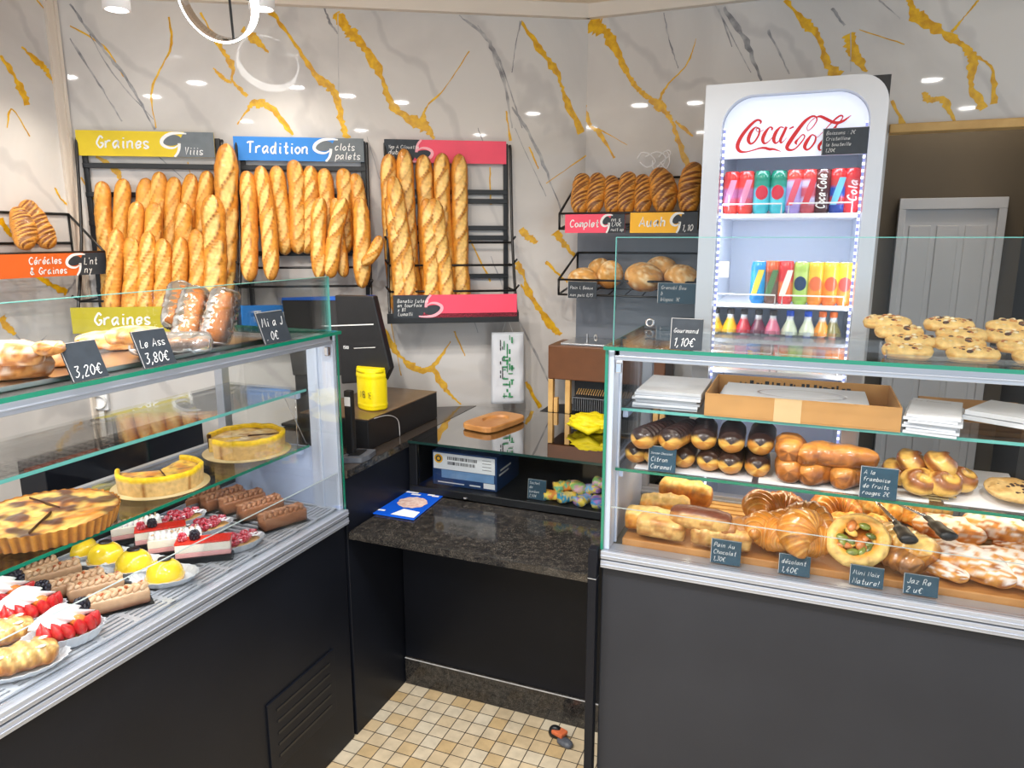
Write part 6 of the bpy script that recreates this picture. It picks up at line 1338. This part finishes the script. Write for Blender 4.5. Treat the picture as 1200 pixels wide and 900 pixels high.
o = sheets('paper_stack', .292, 1.86, .105, .20, 7, .0062, 3, 'stack of thin white paper bags right of the cardboard box', rz=-.18)
b = MB(); write(b, 'Le fournil', (-.045, .055, .046), (1, 0, 0), (0, 1, 0), (0, 0, 1), .012, .0012); b.build('grey_print', 'fine_grey_vein', o)
o = sheets('kraft_board', .40, 2.02, .22, .18, 2, .012, 6, 'brown kraft board lying at the right of the middle shelf', mt='cardboard')
o = sheets('paper_bag', .43, 1.88, .12, .16, 2, .012, 5, 'cream paper bag at the right photo edge on the middle shelf', rz=-.5); o.location.z = ZM+.027
# ------------------------------------------------------------------ top of the right case
ZP = 1.2925
tr = empty('serving_tray', (.27, 1.80, ZP)); tag(tr, 'shallow clear tray of stacked nut cakes on top of the right case', 'tray')
b = MB(); b.box(-.10, .36, -.062, .10, 0, .002); b.box(-.10, .36, -.064, -.062, 0, .011); b.box(-.102, -.10, -.064, .10, 0, .018); b.build('pan', 'clear_tub', tr)
def nutcake(key):
    r = empty('nut_cake'); bun_bm(.102, .068, .028, lambda u, z, y, n: lerp(lin(244, 206, 130), lin(222, 164, 80), sst(-.3, .4, n-.4*z)), key, .07, 24, 20, px=2.6).build('cake', 'crust', r)
    b = MB(); random.seed(key)
    for k in range(30):
        a, q = random.uniform(0, 6.28), sqrt(random.random()); b.ico((.040*q*cos(a), .026*q*sin(a), .0285-.004*q), random.uniform(.003, .0062), sc=(1.4, 1, .6), rot=Matrix.Rotation(a*3, 3, 'Z'), col=random.choice([lin(240, 214, 160), lin(232, 196, 130), lin(176, 110, 60), lin(214, 150, 80), lin(250, 232, 190), lin(90, 60, 44)]), n=6, m=4)
    b.build('chopped_nuts', 'crust', r); return r
NC = Pool(nutcake)
rows = ['front', 'second', 'third', 'back']
for c_i, (x0, nm) in enumerate(((.222, 'left'), (.335, 'middle'), (.445, 'right'))):
    for k in range(4):
        o = NC.get(150+(c_i+k) % 3, f'nut topped cake in the {rows[k]} row, {nm} of the three stepped stacks', 'cake', 'nut topped cakes')
        pose(o, (x0+.010*((k*2+c_i) % 3-1)-.012*k, 1.775+.030*k, ZP+.0025+.0165*k), .12*((k+c_i) % 3-1), .16)
p = at(785, 407, Y=RY-.004); slate((p.x, RY-.006, ZP+.001), (1, 0, 0), (0, .12, 1), (0, -1, .12), .073, .073, ['Gourmand', '1,10€'], 'slate price card standing on the top glass of the right case', 'chalk')
# notices beside the back room door
b = MB(); b.lathe([(0, 0), (.030, 0)], 28, sx=.8, sy=1.25); o = b.build('oval_sticker', 'paper'); q = at(1183, 302, Y=2.94); o.location = (.757, 2.9485, q.z); o.rotation_euler = (radians(90), 0, 0); tag(o, 'pale oval sticker on the dark wall beside the back room door', 'sticker')
q = at(1187, 355, Y=2.94); nt = empty('paper_notice', (.742, 2.949, q.z-.06)); tag(nt, 'white printed notice on the dark wall below the oval sticker', 'notice')
b = MB(); b.prism([(0, .11), (.05, .11), (.05, -.01), (.03, .0), (.01, .04)], (0, -.001, 0), (1, 0, 0), (0, 0, 1), (0, .001, 0)); b.build('sheet', 'paper', nt)
b = MB(); 
for k in range(5): b.ribbon([(.008, -.0014, .10-.012*k), (.042-.006*(k % 2), -.0014, .10-.012*k)], .003, (0, -1, 0))
b.build('printed_lines', 'ink_black', nt)
# ------------------------------------------------------------------ lamps near the rear wall
rc = at(255, -2, off=.42); rl = empty('ring_lamp', rc, .35); tag(rl, 'tilted glowing white ring of the pendant lamp at the top left', 'pendant lamp')
R_ = .122; tilt = Matrix.Rotation(radians(-62), 3, 'X') @ Matrix.Rotation(.18, 3, 'Y')
def band(r0, r1, z0, z1, n=64):
    b = MB(); b.lathe([(r0, z0), (r1, z0), (r1, z1), (r0, z1), (r0, z0)], n); b.v = [tuple(tilt @ V3(p)) for p in b.v]; return b
band(R_*.955, R_*1.0, -.019, .019).build('light_band', 'ring_light', rl)
band(R_*.935, R_*.952, -.020, .020).build('metal_band', 'chrome', rl)
b = MB(); b.tube([tilt @ V3((-.03, R_*.95, 0)), tilt @ V3((.02, R_*.95, 0)), (.03, .0, CZ-rc.z)], .004, 8); b.build('hanger', 'black_metal', rl)
b = MB(); b.tube([(.0, .02, .03), (.10, .01, -.002)], .006, 8); b.build('arm', 'black_metal', rl)
b = MB(); b.lathe([(0, CZ-rc.z), (.05, CZ-rc.z), (.05, CZ-rc.z-.02), (0, CZ-rc.z-.02)], 24); b.build('ceiling_rose', 'white', rl)
for i, (x, y) in enumerate(((137, 12), (307, 11))):
    p = at(x, y, off=.30); h = empty('spotlight', (p.x, p.y, CZ)); tag(h, ['white cylindrical ceiling spotlight left of the ring lamp', 'white cylindrical ceiling spotlight right of the ring lamp'][i], 'spotlight', 'white ceiling spotlights')
    b = MB(); b.lathe([(0, 0), (.040, 0), (.040, p.z-CZ), (.033, p.z-CZ), (.030, p.z-CZ+.02)], 28); b.build('housing', 'white', h)
    b = MB(); b.lathe([(.030, p.z-CZ+.02), (0, p.z-CZ+.02)], 24); b.build('lens', 'lamp_white', h)
# ------------------------------------------------------------------ camera, light
cd = bpy.data.cameras.new('camera'); cam = bpy.data.objects.new('camera', cd); COL.objects.link(cam)
cd.sensor_width = 36; cd.lens = 36*FPX/1200; cd.clip_start = .05
cam.matrix_world = Matrix(((_rt.x, _up.x, -_fw.x, EYE.x), (_rt.y, _up.y, -_fw.y, EYE.y), (_rt.z, _up.z, -_fw.z, EYE.z), (0, 0, 0, 1)))
SC.camera = cam
w = bpy.data.worlds.new('world'); SC.world = w; w.use_nodes = True
bg = w.node_tree.nodes['Background']; bg.inputs[0].default_value = (.72, .86, 1, 1); bg.inputs[1].default_value = 1.15
def area(name, loc, rot, sx, sy, e, col=(1, 1, 1), spread=None):
    l = bpy.data.lights.new(name, 'AREA'); l.shape = 'RECTANGLE'; l.size = sx; l.size_y = sy; l.energy = e; l.color = col
    if spread: l.spread = spread
    o = bpy.data.objects.new(name, l); COL.objects.link(o); o.location = loc; o.rotation_euler = rot; return o
def spot(name, loc, target, e, ang=80, col=(1, .93, .84), r=.03, blend=.5):
    l = bpy.data.lights.new(name, 'SPOT'); l.energy = e; l.color = col; l.spot_size = radians(ang); l.spot_blend = blend; l.shadow_soft_size = r
    o = bpy.data.objects.new(name, l); COL.objects.link(o); o.location = loc; o.rotation_euler = (V3(target)-V3(loc)).to_track_quat('-Z', 'Y').to_euler(); return o
LCOL = (1, .97, .94)
for i, (x, y) in enumerate([(-1.59, .5), (-1.11, .73), (-.76, .68), (-.39, .69), (.55, .9), (-1.68, -.09), (-2.18, .22), (.0, -.6), (-.9, -.7), (.9, -.2)]):  # the last ones, behind the camera, are added for fill
    r = empty('downlight', (x, y, CZ)); tag(r, 'round recessed ceiling downlight, number %d' % (i+1), 'ceiling light', 'ceiling downlights')
    r['label'] = 'small round recessed downlight in the shop ceiling'
    b = MB(); b.lathe([(.050, -.002), (.060, -.004), (.064, 0)], 20); b.build('rim', 'white', r)
    b = MB(); b.lathe([(0, -.0015), (.051, -.0015)], 20); b.build('lens', 'lamp_white', r)
    l = bpy.data.lights.new('downlight_lamp', 'AREA'); l.shape = 'DISK'; l.size = .07; l.energy = 10; l.color = LCOL; l.spread = radians(150)
    o = bpy.data.objects.new('downlight_lamp', l); COL.objects.link(o); o.location = (x, y, CZ-.012)
for i, (x, y) in enumerate(((137, 12), (307, 11))):
    p = at(x, y, off=.30); spot('spotlight_lamp', (p.x, p.y, p.z-.02), (V3((LC_.x+.06, 1.55, 1.35)), rw(-.6, .15, 1.35))[i], (13, 7)[i], (80, 110)[i], (1, .90, .76), .015, .8)
for x, y, tx, e in ((-1.11, .73, -.95, 16), (-.76, .68, -.1, 16), (-.39, .69, .25, 14)):  # extra spots aimed at the racks, added to brighten the bread
    spot('bread_fill_spot', (x, y, CZ-.02), rw(tx, .1, 1.45), e, 38, (1, .90, .74), .03, .7)
l = bpy.data.lights.new('back_room_fill', 'POINT'); l.energy = 4.5; l.color = (1, .93, .82); l.shadow_soft_size = .06; o = bpy.data.objects.new('back_room_fill', l); COL.objects.link(o); o.location = (.5, 3.02, 2.25)  # unseen point light added to brighten the back room
# strip lights of the two cases
def tube_light(name, loc, sx, sy, e, col, rot): return area(name, loc, rot, sx, sy, e, col)
tube_light('left_case_strip', (LCX-.037, .95, 1.262), .012, 1.35, 1.3, (.93, .96, 1), (0, radians(-25), 0))
tube_light('left_case_low_strip', (LCX-.13, .95, .945), .012, 1.35, 1.0, (.9, .95, 1), (0, radians(25), 0))
tube_light('right_case_strip', (.10, RY+.037, 1.262), 1.05, .012, .5, (1, .93, .82), (radians(25), 0, 0))
tube_light('right_case_low_strip', (.10, RY+.31, .962), 1.0, .014, 1.25, (1, .82, .56), (radians(-8), 0, 0))
tube_light('fridge_top_fill', ((FX0+FX1)/2, YF+.05, hz-.005), .34, .012, .25, (.80, .86, 1), (radians(35), 0, 0))  # fill light added under the header to brighten the liner
tube_light('fridge_shelf_fill', ((FX0+FX1)/2, YF+.075, ZSH[0]-.016), .34, .012, .5, (.80, .86, 1), (radians(30), 0, 0))  # fill light added for the dim middle tier, the shelf has no strip
for sx_ in (-1, 1): tube_light('fridge_side_strip', (((ixl+.012) if sx_ < 0 else (ixr-.012)), YF+.045, 1.30), .012, .75, .42, (.78, .84, 1), (radians(90), 0, radians(-50*sx_*-1)))
SC.view_settings.view_transform = 'Standard'; SC.view_settings.look = 'None'; SC.view_settings.gamma = 1; SC.view_settings.use_curve_mapping = False
SC.view_settings.exposure = 0.2
try:
    SC.cycles.max_bounces = 10; SC.cycles.transparent_max_bounces = 40; SC.cycles.sample_clamp_indirect = 6; SC.cycles.use_denoising = True
except Exception: pass
